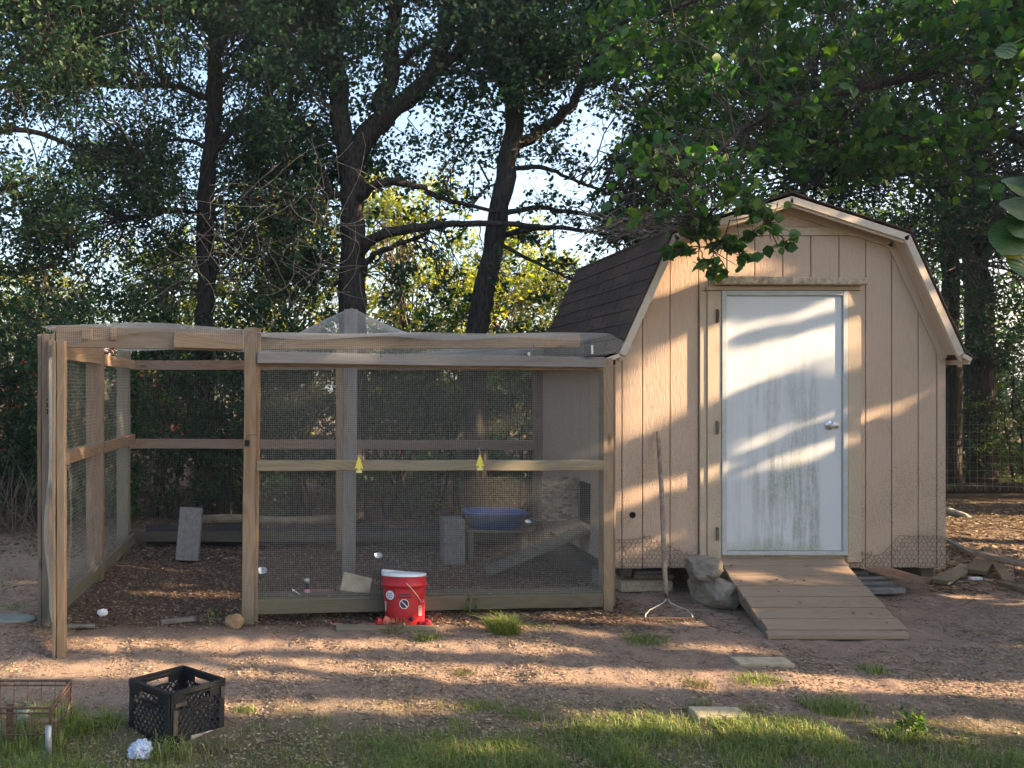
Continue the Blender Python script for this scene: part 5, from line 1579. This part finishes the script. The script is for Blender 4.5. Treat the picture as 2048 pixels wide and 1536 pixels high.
# broad leaved tree whose boughs hang over the shed from the right
t7 = [Vector((7.9, 7.6, -0.1)), Vector((7.85, 7.55, 1.2)), Vector((7.7, 7.4, 2.6)), Vector((7.6, 7.2, 4.0)), Vector((7.5, 7.1, 6.0))]
l7 = [(Wp((2080, 60, 7.2), (1900, 130, 6.8), (1750, 170, 6.4), (1600, 200, 6.2), (1480, 260, 6.0), (1400, 330, 5.7)), 0.06, 0.015),
      ([Vector((7.6, 7.2, 4.1))] + Wp((1950, -60, 6.6), (1780, -100, 6.3), (1550, -60, 6.1), (1350, 20, 6.0)), 0.07, 0.02),
      ([Vector((7.7, 7.4, 3.0))] + Wp((2000, 250, 7.0), (1900, 240, 6.8), (1760, 270, 6.6)), 0.05, 0.015),
      (Wp((1500, 250, 6.05), (1470, 330, 5.8), (1440, 400, 5.5), (1410, 450, 5.35), (1400, 500, 5.3)), 0.014, 0.004),
      (Wp((1440, 400, 5.5), (1500, 420, 5.4), (1540, 450, 5.35)), 0.008, 0.003)]
cl = clumps_in(270, (1230, 2300), (-300, 300), (5.6, 7.6), (0.16, 0.32), 62, 0.6) + clumps_in(85, (1230, 1560), (290, 440), (5.5, 6.4), (0.12, 0.2), 34, 0) \
   + clumps_in(75, (1235, 1540), (300, 445), (5.0, 5.44), (0.10, 0.16), 24, 0) + clumps_in(40, (1600, 1950), (290, 400), (6.0, 7.4), (0.12, 0.24), 40, 0.8)
for (a_, b_, n_) in ((1400, 470, 26), (1440, 480, 26), (1372, 500, 16), (1470, 500, 18), (1420, 520, 16), (1500, 515, 12), (1424, 548, 7), (1455, 545, 6), (1540, 450, 8), (1570, 478, 6), (1556, 492, 5), (1530, 430, 8), (1500, 420, 12), (1420, 440, 20), (1385, 450, 14), (1350, 505, 8), (1505, 470, 8)):
    cl.append((tuple(W(a_, b_, rnd.uniform(5.25, 5.45))), 0.08, int(n_ * 1.6)))
tree('overhanging_tree', 'broad leaved tree hanging its boughs over the shed roof and gable', 'tree', t7, 0.15, 0.08, l7, cl, 0.088, LM_maple, kind='big', twr=0.006, droop=0.55, spray=2)

# sapling with big leaves at the right edge, close to the camera
sp = thing('sapling', 'close sapling with very large green leaves at the right edge', 'sapling', (2.35, 2.0, 0))
wood_tube('stem', [Vector((2.35, 2.0, -0.05)), Vector((2.3, 2.02, 0.8)), Vector((2.22, 2.03, 1.5)), Vector((2.2, 2.05, 2.1)), Vector((2.22, 2.0, 2.7))], 0.018, 0.006, sp, M_twig, 8, 0.004)
for (cx_, cy_, Lx, Ly, sz_, mt) in ((2036, 372, -40, 6, 0.13, LM_mid), (2036, 418, -42, 10, 0.14, LM_maple), (2022, 478, -34, 34, 0.16, LM_maple), (2024, 500, -26, 22, 0.09, LM_yel), (2042, 525, -6, 40, 0.10, LM_mid), (2050, 455, -30, 20, 0.13, LM_maple), (2060, 330, -20, -20, 0.12, LM_mid), (2010, 105, -20, 20, 0.07, LM_mid), (2075, 250, -20, 20, 0.12, LM_maple)):
    C_ = W(cx_, cy_, 2.0); d = (W(cx_ + Lx, cy_ + Ly, 2.0) - C_).normalized() + Vector((0, -0.25, 0)); d.normalize()
    w = d.cross(Vector((0, -0.8, 0.6))).normalized(); nn = d.cross(w)
    prof = [(-0.5, 0.0), (-0.42, 0.20), (-0.25, 0.31), (0.0, 0.32), (0.22, 0.22), (0.4, 0.09), (0.56, 0.0)]
    m = MB(); vs = []
    for a_, b_ in prof: vs += [C_ + d * a_ * sz_ - nn * (a_ * a_ * 0.5 * sz_) + w * b_ * sz_ * s_ + nn * (0.10 * abs(s_) * b_ * 2 * sz_) for s_ in (-1, 0, 1)]
    fs = []
    for i in range(len(prof) - 1):
        for k in range(2): fs.append((i * 3 + k, i * 3 + k + 1, i * 3 + 4 + k, i * 3 + 3 + k))
    m.add(vs, fs); m.build('leaf', mt if mt is LM_yel else M_bigleaf, sp, smooth=True)
    MB().tube([C_ - d * 0.5 * sz_, C_ - d * 0.75 * sz_ + Vector((0.03, 0, 0.01)), Vector((2.2, 2.04, C_.z - 0.05))], 0.0025, 5).build('stalk', LM_mid, sp)

# dense shrubs along the back of the yard
def shrub(i, x, y, h, w_, label, mat, size, n, group='evergreen shrubs behind the run', lo=0.05):
    th = thing('shrub', label, 'shrub', (x, y, 0), group)
    cl = []
    for _ in range(n):
        a_ = rnd.uniform(0, 6.28); r_ = w_ * math.sqrt(rnd.random()); z_ = rnd.uniform(lo, 1) * h
        fac = 1.0 if z_ < h * 0.7 else 1 - (z_ / h - 0.7) * 1.6
        cl.append(((x + r_ * math.cos(a_) * fac, y + r_ * math.sin(a_) * 0.6 * fac, z_), rnd.uniform(0.16, 0.3), rnd.randint(90, 150)))
    sk = []
    q = MB()
    for k in range(6):
        e = Vector((x + rnd.uniform(-1, 1) * w_ * 0.6, y + rnd.uniform(-.4, .4) * w_, h * rnd.uniform(0.6, 0.95)))
        P = limb_pts([Vector((x + rnd.uniform(-.2, .2), y + rnd.uniform(-.1, .1), -0.05)), Vector((x, y, 0)).lerp(e, 0.5) + Vector((rnd.uniform(-.15, .15), 0, 0)), e], 4, 0.02)
        MB().tube(P, np.linspace(0.022, 0.006, len(P)), 6).build('stem', M_bark, th, smooth=True); sk += P
    twigs(cl, sk, th, r0=0.006, spray=2)
    crown('foliage', cl, size, mat, th)
    return th
for i, (px, Y, h, w_, lab, mt) in enumerate((
        (30, 9.6, 2.4, 0.9, 'tall dark shrub at the far left, left of the open gate', LM_dark), (190, 9.2, 2.2, 0.8, 'shrub seen through the left side of the run, behind the corner post', LM_mid),
        (330, 9.3, 2.35, 0.75, 'dark shrub behind the open doorway, left of the slim trunk', LM_dark), (470, 9.1, 2.2, 0.75, 'dark shrub behind the doorway, right of the slim trunk', LM_dark),
        (590, 9.4, 2.3, 0.75, 'dark shrub behind the mesh, left of the forked trunk', LM_dark), (800, 9.2, 2.25, 0.8, 'dark shrub behind the mesh between the two larger trunks', LM_dark),
        (900, 9.7, 2.5, 0.8, 'taller shrub just left of the leaning trunk', LM_mid), (1060, 9.2, 2.2, 0.8, 'dark shrub behind the mesh next to the shed side', LM_dark),
        (1900, 12.4, 2.6, 1.0, 'shrub behind the wire fence next to the shed', LM_mid), (2060, 12.2, 2.4, 1.0, 'shrub behind the wire fence at the right edge', LM_dark), (-150, 9.4, 2.5, 1.0, 'shrub beyond the left edge of the yard', LM_dark),
        (1700, 11.8, 3.0, 1.2, 'tall shrub hidden behind the shed', LM_dark), (1400, 10.5, 3.0, 1.2, 'shrub behind the shed roof', LM_dark))):
    shrub(i, (px - CX) * Y / F, Y, h, w_, lab, mt, 0.05, 62)
# second, denser dark row
for i, (px, lab) in enumerate(((100, 'rear shrub at the far left, seen between gate and post'), (420, 'rear shrub right behind the slim trunk'), (720, 'rear shrub right behind the forked trunk'), (980, 'rear shrub right behind the leaning trunk'), (1960, 'rear shrub behind the fence and the thick trunk'))):
    Y = 11.2 if px < 1500 else 14
    shrub(20 + i, (px - CX) * Y / F, Y, 2.2, 1.5, lab, LM_dark, 0.07, 95, 'rear row of shrubs')

# low brush of bare sticks left of the run
m = MB()
for k in range(70):
    a0 = G(rnd.uniform(-60, 90), rnd.uniform(1045, 1075)); e = a0 + Vector((rnd.uniform(-1.1, 0.4), rnd.uniform(-0.1, 0.9), rnd.uniform(0.25, 1.0)))
    m.tube([a0 + Vector((0, 0, -0.02)), a0.lerp(e, .5) + Vector((rnd.uniform(-.1, .1), 0, rnd.uniform(-.02, .12))), e], [0.008, 0.006, 0.002], 4)
tag(m.build('brush', M_twig, None), 'tangle of bare dark sticks left of the open gate', 'brush', kind='stuff')
# dead twigs caught on the shed roof
m = MB()
for k in range(60):
    c_ = W(rnd.uniform(1215, 1375), rnd.uniform(430, 475), 6.4); a_ = rnd.uniform(-0.6, 0.6); ln = rnd.uniform(0.12, 0.4)
    d = Vector((math.cos(a_), rnd.uniform(-.5, .5), math.sin(a_) + 0.1)) * ln
    m.tube([c_ - d, c_ + Vector((0, 0, rnd.uniform(-.03, .05))), c_ + d + Vector((0, 0, rnd.uniform(-.06, .06)))], [0.005, 0.004, 0.0015], 4)
tag(m.build('dead_twigs', M_deadtwig, None), 'pile of dead pale twigs caught above the left roof slope', 'twigs', kind='stuff')
# dead vines hanging in front of the trunks
m = MB()
for k in range(85):
    x0, y0 = rnd.choice([(430, 430), (640, 300), (520, 430), (700, 330), (640, 480), (480, 520), (1240, 400), (1320, 420)])
    x0 += rnd.gauss(0, 70); y0 += rnd.gauss(0, 50); Yv = rnd.uniform(8.0, 8.6)
    pts = [W(x0, y0, Yv)]; dx, dy = rnd.uniform(-30, 30), rnd.uniform(5, 40)
    for j in range(4):
        dx += rnd.uniform(-22, 22); dy += rnd.uniform(-25, 15)
        q_ = PX(pts[-1]); pts.append(W(q_[0] + dx, q_[1] + dy, Yv + rnd.uniform(-.05, .05)))
    m.tube(limb_pts(pts, 3, 0.004), 0.0038, 4)
tag(m.build('dead_vines', M_deadtwig, None), 'thin dead vines and twigs hanging before the dark trunks', 'vines', kind='stuff')

# far trees, sunlit yellow green, behind everything
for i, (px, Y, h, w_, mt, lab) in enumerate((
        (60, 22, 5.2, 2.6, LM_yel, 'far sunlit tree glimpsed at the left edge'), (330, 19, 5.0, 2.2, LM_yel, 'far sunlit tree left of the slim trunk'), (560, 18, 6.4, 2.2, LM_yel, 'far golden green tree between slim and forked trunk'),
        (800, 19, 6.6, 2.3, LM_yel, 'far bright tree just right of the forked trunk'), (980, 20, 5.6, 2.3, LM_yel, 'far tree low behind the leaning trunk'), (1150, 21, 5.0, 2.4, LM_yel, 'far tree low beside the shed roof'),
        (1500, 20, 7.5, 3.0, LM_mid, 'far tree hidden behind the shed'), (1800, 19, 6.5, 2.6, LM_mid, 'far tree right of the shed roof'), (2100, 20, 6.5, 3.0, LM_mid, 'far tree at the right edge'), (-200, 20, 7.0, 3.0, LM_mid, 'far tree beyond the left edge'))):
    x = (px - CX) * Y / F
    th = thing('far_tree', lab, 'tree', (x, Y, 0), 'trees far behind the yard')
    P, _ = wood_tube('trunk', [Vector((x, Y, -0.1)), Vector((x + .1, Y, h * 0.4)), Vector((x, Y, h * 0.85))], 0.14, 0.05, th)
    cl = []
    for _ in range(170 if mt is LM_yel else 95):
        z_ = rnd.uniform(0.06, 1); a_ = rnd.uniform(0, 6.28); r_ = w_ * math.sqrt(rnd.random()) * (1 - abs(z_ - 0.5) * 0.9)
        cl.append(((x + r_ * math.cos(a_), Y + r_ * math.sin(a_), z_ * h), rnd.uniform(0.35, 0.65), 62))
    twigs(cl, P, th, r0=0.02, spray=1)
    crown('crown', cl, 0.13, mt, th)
# a red-leaved bush glimpsed through the leaves
for px, py, lab in ((250, 790, 'red leaved shrub glimpsed through the run doorway'), (20, 745, 'red leaved shrub glimpsed at the left edge')):
    P0 = W(px, py, 13.5)
    th = thing('red_shrub', lab, 'shrub', (P0.x, 13.5, 0), 'red leaved shrubs')
    cl = [((P0.x + rnd.gauss(0, 1.0), 13.5 + rnd.gauss(0, .3), rnd.uniform(0.5, 2.2)), 0.3, 70) for _ in range(30)]
    wood_tube('stem', [Vector((P0.x, 13.5, -0.05)), Vector((P0.x, 13.5, 0.8)), Vector((P0.x, 13.5, 1.6))], 0.03, 0.01, th)
    crown('foliage', cl, 0.08, LM_red, th)

# --- trees out of frame on the right; they stripe the yard with shade
shade = []
tries = 0
while len(shade) < 1900 and tries < 12000:
    tries += 1
    y = rnd.uniform(-2.5, 9.5); x = rnd.uniform(max(7.6, 1.0 * y + 1.6), 13.0); z = rnd.uniform(0.1, 6.4)
    r_ = rnd.uniform(0.12, 0.24)
    if blocks((x, y, z), r_): continue
    shade.append(((x, y, z), r_, int(105 * (r_ / 0.2) ** 2)))
n_ = 0
while n_ < 1100:                                   # extra leaf clumps added in the sun's path to shade the yard
    if n_ % 4: g_ = G(rnd.uniform(-100, 2100), rnd.uniform(1110, 1560))
    else: g_ = Vector((rnd.uniform(XL, XR), SY - 0.02, rnd.uniform(0.2, 2.9)))
    t = rnd.uniform(8.0 - g_.x, 12.5 - g_.x) / -L.x
    c_ = g_ - L * t
    r_ = rnd.uniform(0.07, 0.13)
    if c_.z < 0.1 or c_.z > 7 or c_.x < 1.0 * c_.y + 1.6 or blocks(tuple(c_), r_): continue
    shade.append((tuple(c_), r_, 36)); n_ += 1
for i, (tx, ty, ly, lab) in enumerate(((11.0, -1.0, -9, 'nearest of the trees out of view to the right'), (10.6, 2.2, 0.8, 'second of the trees out of view to the right'), (11.4, 5.2, 3.6, 'third of the trees out of view to the right'), (12.3, 8.6, 6.9, 'fourth of the trees out of view to the right'))):
    hi = (0.8, 3.6, 6.9, 99)[i]
    cl = [c for c in shade if ly <= c[0][1] < hi]
    ty_ = ty
    for dy in np.linspace(-0.8, 0.8, 17):          # stand the trunk where its long shadow does no harm
        if not any(frees((tx, ty + dy + e, z)) for e in (-.08, 0, .08) for z in (0.3, 1, 1.8, 2.6, 3.4)): ty_ = ty + dy; break
    tree('shade_tree', lab, 'tree', [Vector((tx, ty_, -0.1)), Vector((tx + .05, ty_, 1.5)), Vector((tx, ty_, 3.2)), Vector((tx, ty_, 5.4))], 0.09, 0.05, [], cl, 0.12, LM_dark, 'trees out of view to the right', tw=False)
belt = []
while len(belt) < 900:
    y = rnd.uniform(8.5, 17); x = rnd.uniform(1.02 * y + 1.5, 1.02 * y + 6); z = rnd.uniform(0.2, 8.0); r_ = rnd.uniform(0.3, 0.5)
    if blocks((x, y, z), r_): continue
    belt.append(((x, y, z), r_, 75))
for i, (tx, ty, lo, hi, lab) in enumerate(((13.5, 10, 0, 11, 'first tree of the belt beyond the right edge'), (16, 12.5, 11, 14, 'middle tree of the belt beyond the right edge'), (19, 15.5, 14, 99, 'last tree of the belt beyond the right edge'))):
    tree('belt_tree', lab, 'tree', [Vector((tx, ty, -0.1)), Vector((tx, ty, 3)), Vector((tx, ty, 7))], 0.14, 0.06, [], [c for c in belt if lo <= c[0][1] < hi], 0.12, LM_dark, 'belt of trees beyond the right edge', tw=False)

high = []  # unseen high crowns added to keep sun off the visible canopy
while len(high) < 330:
    y = rnd.uniform(-6, 13); x = rnd.uniform(max(13.0, 1.02 * y + 5), max(13.0, 1.02 * y + 5) + 5); z = rnd.uniform(5.5, 13.5)
    high.append(((x, y, z), rnd.uniform(0.5, 0.8), 85))
for i, (ty, lo, hi, lab) in enumerate(((-4, -9, -1, 'unseen tall tree added to shade the canopy, nearest of the high row'), (1.5, -1, 4, 'unseen tall tree added to shade the canopy, second of the high row'), (6.5, 4, 9, 'unseen tall tree added to shade the canopy, third of the high row'), (11, 9, 99, 'unseen tall tree added to shade the canopy, last of the high row'))):
    tx = max(15.5, 1.02 * ty + 7)
    while any(frees((tx, ty + e, z)) for e in (-.1, 0, .1) for z in (0.5, 1.5, 2.5, 3.5, 4.5, 5.5)): ty += 0.07
    tree('canopy_shade_tree', lab, 'tree', [Vector((tx, ty, -0.1)), Vector((tx, ty, 5)), Vector((tx, ty, 12))], 0.16, 0.07, [], [c for c in high if lo <= c[0][1] < hi], 0.19, LM_dark, 'unseen high row of trees added to shade the canopy', tw=False)
# unseen trees added behind and left of the viewer to cut the sky light
for i, (tx, ty, h, w_, lab) in enumerate(((-9.5, 1.5, 8, 3.0, 'unseen tree added at the left side of the yard to cut sky light'), (-8.5, -4.0, 8.5, 3.2, 'unseen tree added behind the viewer on the left to cut sky light'), (-3.0, -6.5, 9, 3.4, 'unseen tree added straight behind the viewer to cut sky light'),
                                         (3.0, -6.5, 9, 3.4, 'unseen tree added behind the viewer, slightly right, to cut sky light'), (8.0, -7.5, 9, 3.0, 'unseen tree added behind the viewer on the right to cut sky light'), (-9.5, 6.5, 8, 2.6, 'unseen tree added left of the run to cut sky light'))):
    cl = []
    for _ in range(150):
        z_ = rnd.uniform(0.12, 1); a_ = rnd.uniform(0, 6.28); r_ = w_ * math.sqrt(rnd.random()) * (1 - abs(z_ - 0.5) * 0.7)
        cl.append(((tx + r_ * math.cos(a_), ty + r_ * math.sin(a_), z_ * h), rnd.uniform(0.35, 0.6), 70))
    tree('sky_screen_tree', lab, 'tree', [Vector((tx, ty, -0.1)), Vector((tx + .1, ty, h * 0.4)), Vector((tx, ty, h * 0.85))], 0.16, 0.05, [], cl, 0.14, LM_dark, 'unseen trees added to cut the sky light', tw=False)

# ------------------------------------------------------------------ ground cover
def blades(P, H_, lean, wd, mat, name, label, cat='grass', parent=None, kind='stuff'):
    n = len(P)
    a_ = rng.uniform(0, 2 * np.pi, n); d = np.stack([np.cos(a_), np.sin(a_), np.zeros(n)], -1)
    fa = a_ + np.pi / 2 + rng.normal(0, 0.5, n); w = np.stack([np.cos(fa), np.sin(fa), np.zeros(n)], -1) * (wd * rng.uniform(0.6, 1.2, n))[:, None]
    ln = (lean * rng.uniform(0.2, 1.3, n))[:, None] * H_[:, None]
    z = np.array([0, 0, 1.0])
    p1 = P + d * ln * 0.35 + z * H_[:, None] * 0.62
    p2 = P + d * ln * 1.0 + z * H_[:, None] * np.clip(1.0 - 0.35 * lean, 0.3, 1)[:, None]
    V = np.stack([P - w, P + w, p1 + w * 0.8, p1 - w * 0.8, p2], 1).reshape(-1, 3)
    k = np.arange(n)[:, None] * 5
    Fc = np.concatenate([k + [0, 1, 2], k + [0, 2, 3], k + [3, 2, 4]], 0)
    c_ = P.mean(0)
    o = fast(name, V, Fc, mat, parent, origin=tuple(_wm[parent.name].translation) if parent else tuple(c_))
    if parent is None: tag(o, label, cat, kind=kind)
    return o
GM = leaf_mat('grass_blade', [(0.08, 0.155, 0.03), (0.14, 0.22, 0.045), (0.21, 0.27, 0.06), (0.33, 0.29, 0.15), (0.09, 0.15, 0.035), (0.24, 0.23, 0.10)], 0.35)
GD = leaf_mat('dry_grass_blade', [(0.30, 0.24, 0.13), (0.22, 0.17, 0.09), (0.10, 0.14, 0.04), (0.38, 0.31, 0.18)], 0.3)
def gscatter(n, f):
    pts = []
    while len(pts) < n:
        k = 20000
        py = rng.uniform(1290, 1640, k); px = rng.uniform(-150, 2250, k)
        Y = F * H / (py - CY); X = (px - CX) * Y / F
        acc = rng.uniform(0, 1, k) < f(px, py, X, Y)
        pts += list(zip(X[acc], Y[acc]))
    P = np.array(pts[:n]); return np.stack([P[:, 0], P[:, 1], gz(P[:, 0], P[:, 1]) - 0.003], -1)
def nz(X, Y, s=1.0):
    return 0.5 + 0.5 * np.sin(3.1 * s * X + 1.3 * np.sin(2.3 * s * Y + 1)) * np.sin(2.7 * s * Y + 1.7 * np.sin(1.9 * s * X))
def lawnf(px, py, X, Y):
    edge = np.interp(px, [-150, 200, 420, 560, 800, 1150, 1500, 1800, 2250], [1440, 1450, 1500, 1478, 1452, 1432, 1440, 1475, 1470])
    d = np.clip((py - edge) / 100, 0, 1) + 0.25 * ((py - edge) > -25) * (nz(X, Y, 4.0) > 0.6)
    d = np.where((px > 1720) & (px < 2020) & (py > 1478), d * 0.35, d)
    d = np.where((px > 230) & (px < 560), d * 0.35, d)
    return d * (0.08 + 0.92 * np.clip(nz(X, Y, 2.6) * 1.7 - 0.45, 0, 1) * (0.4 + 0.6 * nz(X + 3, Y, 6.0))) * (py - 900) / 740
P_ = gscatter(80000, lawnf)
blades(P_, (0.016 + 0.06 * rng.random(len(P_)) ** 1.6) * (0.6 + 0.7 * nz(P_[:, 0] + 1, P_[:, 1], 3.0)), np.full(len(P_), 0.8), 0.0016, GM, 'grass', 'short green lawn grass across the foreground')
def dryf(px, py, X, Y):
    e = np.interp(py, [1290, 1380, 1440, 1640], [0.04, 0.12, 0.5, 0.6])
    return e * np.clip(nz(X, Y, 2.2) * 1.6 - 0.7, 0, 1) * np.where(px < 500, 0.5, 1)
P_ = gscatter(14000, dryf)
blades(P_, rng.uniform(0.01, 0.04, len(P_)), np.full(len(P_), 1.4), 0.0013, GD, 'dry_grass', 'thin dry grass straggling over the bare dirt')
tufts = [(1008, 1272, 0.10, 0.19, 800, GM, 'bright green grass tuft on the dirt right of the red bucket'), (1095, 1262, 0.16, 0.06, 330, GM, 'low spreading grass patch right of the bright tuft'),
         (1290, 1284, 0.15, 0.07, 420, GM, 'dark grass patch on the dirt in front of the rake'), (858, 1284, 0.09, 0.09, 240, GM, 'grass growing at the right end of the board by the bucket'),
         (790, 1268, 0.05, 0.17, 60, GD, 'long dry grass stalks bending before the red bucket'), (930, 1352, 0.06, 0.07, 130, GD, 'small dry tuft in the middle of the bare dirt'),
         (660, 1402, 0.05, 0.05, 120, GM, 'small dark tuft in the shaded dirt, left of centre'), (700, 1424, 0.06, 0.05, 120, GM, 'small tuft just right of the shaded one, left of centre'),
         (960, 1422, 0.12, 0.06, 420, GM, 'grass patch in the dirt at the centre front'), (1040, 1436, 0.10, 0.06, 300, GM, 'grass patch right beside the centre front patch'),
         (1510, 1366, 0.14, 0.07, 300, GM, 'grass patch around the paver below the ramp'), (1390, 1372, 0.10, 0.06, 160, GD, 'dry tuft left of the paver below the ramp'),
         (1670, 1420, 0.16, 0.08, 600, GM, 'dark grass patch in the shade at the right front'), (1740, 1342, 0.09, 0.06, 160, GM, 'small sunlit tuft on the dirt below the ramp, right side'),
         (1345, 1250, 0.03, 0.07, 40, GD, 'tiny dry tuft under the rake tines'), (668, 1192, 0.03, 0.17, 14, GM, 'few long green blades growing inside the mesh left of the tilted block'),
         (95, 1398, 0.14, 0.20, 480, GM, 'tall grass growing through the rusty cage'), (40, 1500, 0.22, 0.16, 520, GM, 'long grass at the lower left corner below the cage'), (190, 1462, 0.13, 0.12, 650, GM, 'grass clump between rusty cage and milk crate'),
         (345, 1516, 0.10, 0.12, 160, GM, 'grass and weeds at the front corner of the milk crate'), (430, 1500, 0.10, 0.07, 200, GD, 'dry stalks at the right corner of the milk crate'), (490, 1425, 0.06, 0.05, 130, GM, 'small tuft right of the milk crate'),
         (1800, 1480, 0.11, 0.10, 520, GM, 'leafy bright weed clump at the lower right'), (1560, 1478, 0.30, 0.09, 1500, GM, 'long sunlit grass band at the right front'), (1290, 1470, 0.30, 0.08, 1300, GM, 'sunlit grass band at the front, right of centre'), (30, 1215, 0.1, 0.05, 60, GM, 'sparse grass by the round stepping stone')]
for i, (px, py, r_, h_, n, mt, lab) in enumerate(tufts):
    c_ = G(px, py)
    if px == 95: c_ = Vector((-1.12, 3.42, 0))
    if px == 668: c_ = W(668, 1192, 5.26)
    th = np.array([c_.x, c_.y, c_.z])
    P_ = th + np.stack([np.clip(rng.normal(0, r_ * 0.5, n), -r_ * .8, r_ * .8), np.clip(rng.normal(0, r_ * 0.32, n), -r_ * .55, r_ * .55), np.full(n, -0.004)], -1)
    o = blades(P_, rng.uniform(0.4, 1.0, n) * h_, np.full(n, 1.5 if mt is GD else 0.85), 0.0022, mt, 'grass_tuft', lab, 'grass', kind=None)
    if r_ >= 0.2: o['kind'] = 'stuff'
    else: o['group'] = 'grass tufts on the dirt'
# weeds with leaves
for (px, py, h_, n, lab) in ((422, 1252, 0.10, 16, 'small pale weed on the mulch in the run doorway'), (935, 1238, 0.13, 30, 'leafy weed at the foot of the run below the mesh'), (1815, 1478, 0.12, 200, 'bright leafy weed at the lower right'), (5, 1190, 0.18, 20, 'dark leafed weed at the left edge'), (470, 1180, 0.0, 0, None)):
    if not lab: continue
    c_ = G(px, py); th = thing('weed', lab, 'weed', tuple(c_), 'leafy weeds on the dirt')
    m = MB()
    for k in range(max(2, n // 14)): m.tube([c_, c_ + Vector((rnd.uniform(-.03, .03), 0, h_ * 0.5)), c_ + Vector((rnd.uniform(-.05, .05), rnd.uniform(-.03, .03), h_))], [0.003, 0.002, 0.001], 4)
    m.build('stem', GM, th)
    crown('leaves', [(tuple(c_ + Vector((rnd.uniform(-.04, .04), 0, h_ * rnd.uniform(0.4, 1)))), h_ * 0.5, max(4, n // 4)) for _ in range(4)], 0.032 if n < 100 else 0.022, LM_mid, th, 'small', 0.2, sprays=False)

# litter: chips, leaf bits, twigs
def litter(n, region, size, cols, name, label, up=0.3):
    P = region(n)
    V, Fc = leaf_geo(P, rng.uniform(0.4, 1.5, len(P)) * size, 'small', 0.0, aspect=0.5)
    V = V.reshape(-1, 4, 3); c_ = V.mean(1, keepdims=True)
    V[:, :, 2] = c_[:, :, 2] + (V[:, :, 2] - c_[:, :, 2]) * up
    o = fast(name, V.reshape(-1, 3), Fc, leaf_mat(name + '_surface', cols, 0.08, 0.9), None)
    return tag(o, label, 'litter', kind='stuff')
def reg_px(x0, x1, y0, y1, f=None):
    def g(n):
        out = []
        while len(out) < n:
            k = 20000; py = rng.uniform(y0, y1, k); px = rng.uniform(x0, x1, k)
            Y = F * H / (py - CY); X = (px - CX) * Y / F
            w_ = ((y1 - 0) - CY) ** 1.2 / (np.maximum(py - CY, 1)) ** 1.2 * 0.3
            a = rng.uniform(0, 1, k) < np.clip(w_, 0, 1) * (f(px, py, X, Y) if f else 1)
            out += list(zip(X[a], Y[a]))
        P = np.array(out[:n]); return np.stack([P[:, 0], P[:, 1], gz(P[:, 0], P[:, 1]) + 0.003], -1)
    return g
inrun = lambda px, py, X, Y: ((X > -1.62) & (X < 2.3) & (Y > 4.95) & (Y < 7.5)).astype(float)
outrun = lambda px, py, X, Y: (1 - inrun(px, py, X, Y)) * (0.08 + 0.92 * np.clip(nz(X, Y, 1.7) * 1.5 - 0.3, 0, 1) * (0.5 + 0.5 * nz(Y, X, 5.0))) * np.where((X > 2.8) & (X < 4.1) & (Y > 4.6) & (Y < 5.75), 0, 1)
MULCH = [(0.035, 0.02, 0.014), (0.10, 0.06, 0.04), (0.19, 0.12, 0.08), (0.33, 0.24, 0.17), (0.07, 0.042, 0.03)]
CHIP = [(0.10, 0.065, 0.04), (0.24, 0.17, 0.11), (0.36, 0.27, 0.18), (0.42, 0.33, 0.22), (0.17, 0.115, 0.07)]
litter(26000, reg_px(80, 1250, 1080, 1262, inrun), 0.026, MULCH, 'mulch', 'dark shredded mulch covering the floor of the run', 0.45)
litter(36000, reg_px(-100, 2200, 1150, 1580, outrun), 0.021, CHIP, 'wood_chips', 'pale chips and leaf bits strewn over the dirt', 0.4)
litter(9000, reg_px(1860, 2300, 1000, 1180), 0.05, CHIP, 'fallen_leaves', 'fallen brown leaves on the ground right of the shed', 0.5)
litter(9000, reg_px(-300, 1100, 985, 1120), 0.05, MULCH, 'leaf_litter', 'dark leaf litter under the shrubs behind the run', 0.5)
def sticks(n, px, py, label, name='twig_litter'):
    m = MB()
    for k in range(n):
        c_ = G(rnd.uniform(*px), rnd.uniform(*py)); c_.z = 0.006 + float(gz(c_.x, c_.y)); a_ = rnd.gauss(0, 0.9); ln = rnd.uniform(0.012, 0.055)
        d = Vector((math.cos(a_), math.sin(a_), rnd.uniform(-.05, .12))) * ln
        m.tube([c_ - d, c_ + Vector((d.y, -d.x, 0)) * rnd.uniform(-.25, .25), c_ + d], [0.0018, 0.0016, 0.001], 4)
    tag(m.build(name, M_twig, None), label, 'twigs', kind='stuff')
sticks(230, (100, 2100), (1160, 1460), 'small dark twigs scattered over the dirt')
sticks(160, (1250, 1500), (1205, 1275), 'dark twigs lying around the rake and ramp foot', 'twig_heap')

# thin bluish air added in place of the lens flare veil
hz = MB().box(((gx[0] + gx[-1]) / 2, (gy[0] + gy[-1]) / 2, 7.25), (gx[-1] - gx[0] + 8, gy[-1] - gy[0] + 8, 16.5)).build('flare_haze', None, None)
hm = bpy.data.materials.new('flare_veil'); hm.use_nodes = True
hn = hm.node_tree; hn.nodes.clear()
vo = hn.nodes.new('ShaderNodeVolumePrincipled'); vo.inputs['Color'].default_value = (0.66, 0.82, 1.0, 1); vo.inputs['Density'].default_value = FLARE_HAZE
vo.inputs['Anisotropy'].default_value = 0.2
ho = hn.nodes.new('ShaderNodeOutputMaterial'); hn.links.new(vo.outputs[0], ho.inputs['Volume'])
hz.data.materials.append(hm)
tag(hz, kind='stuff', label='thin bluish haze over the yard', cat='flare_haze')
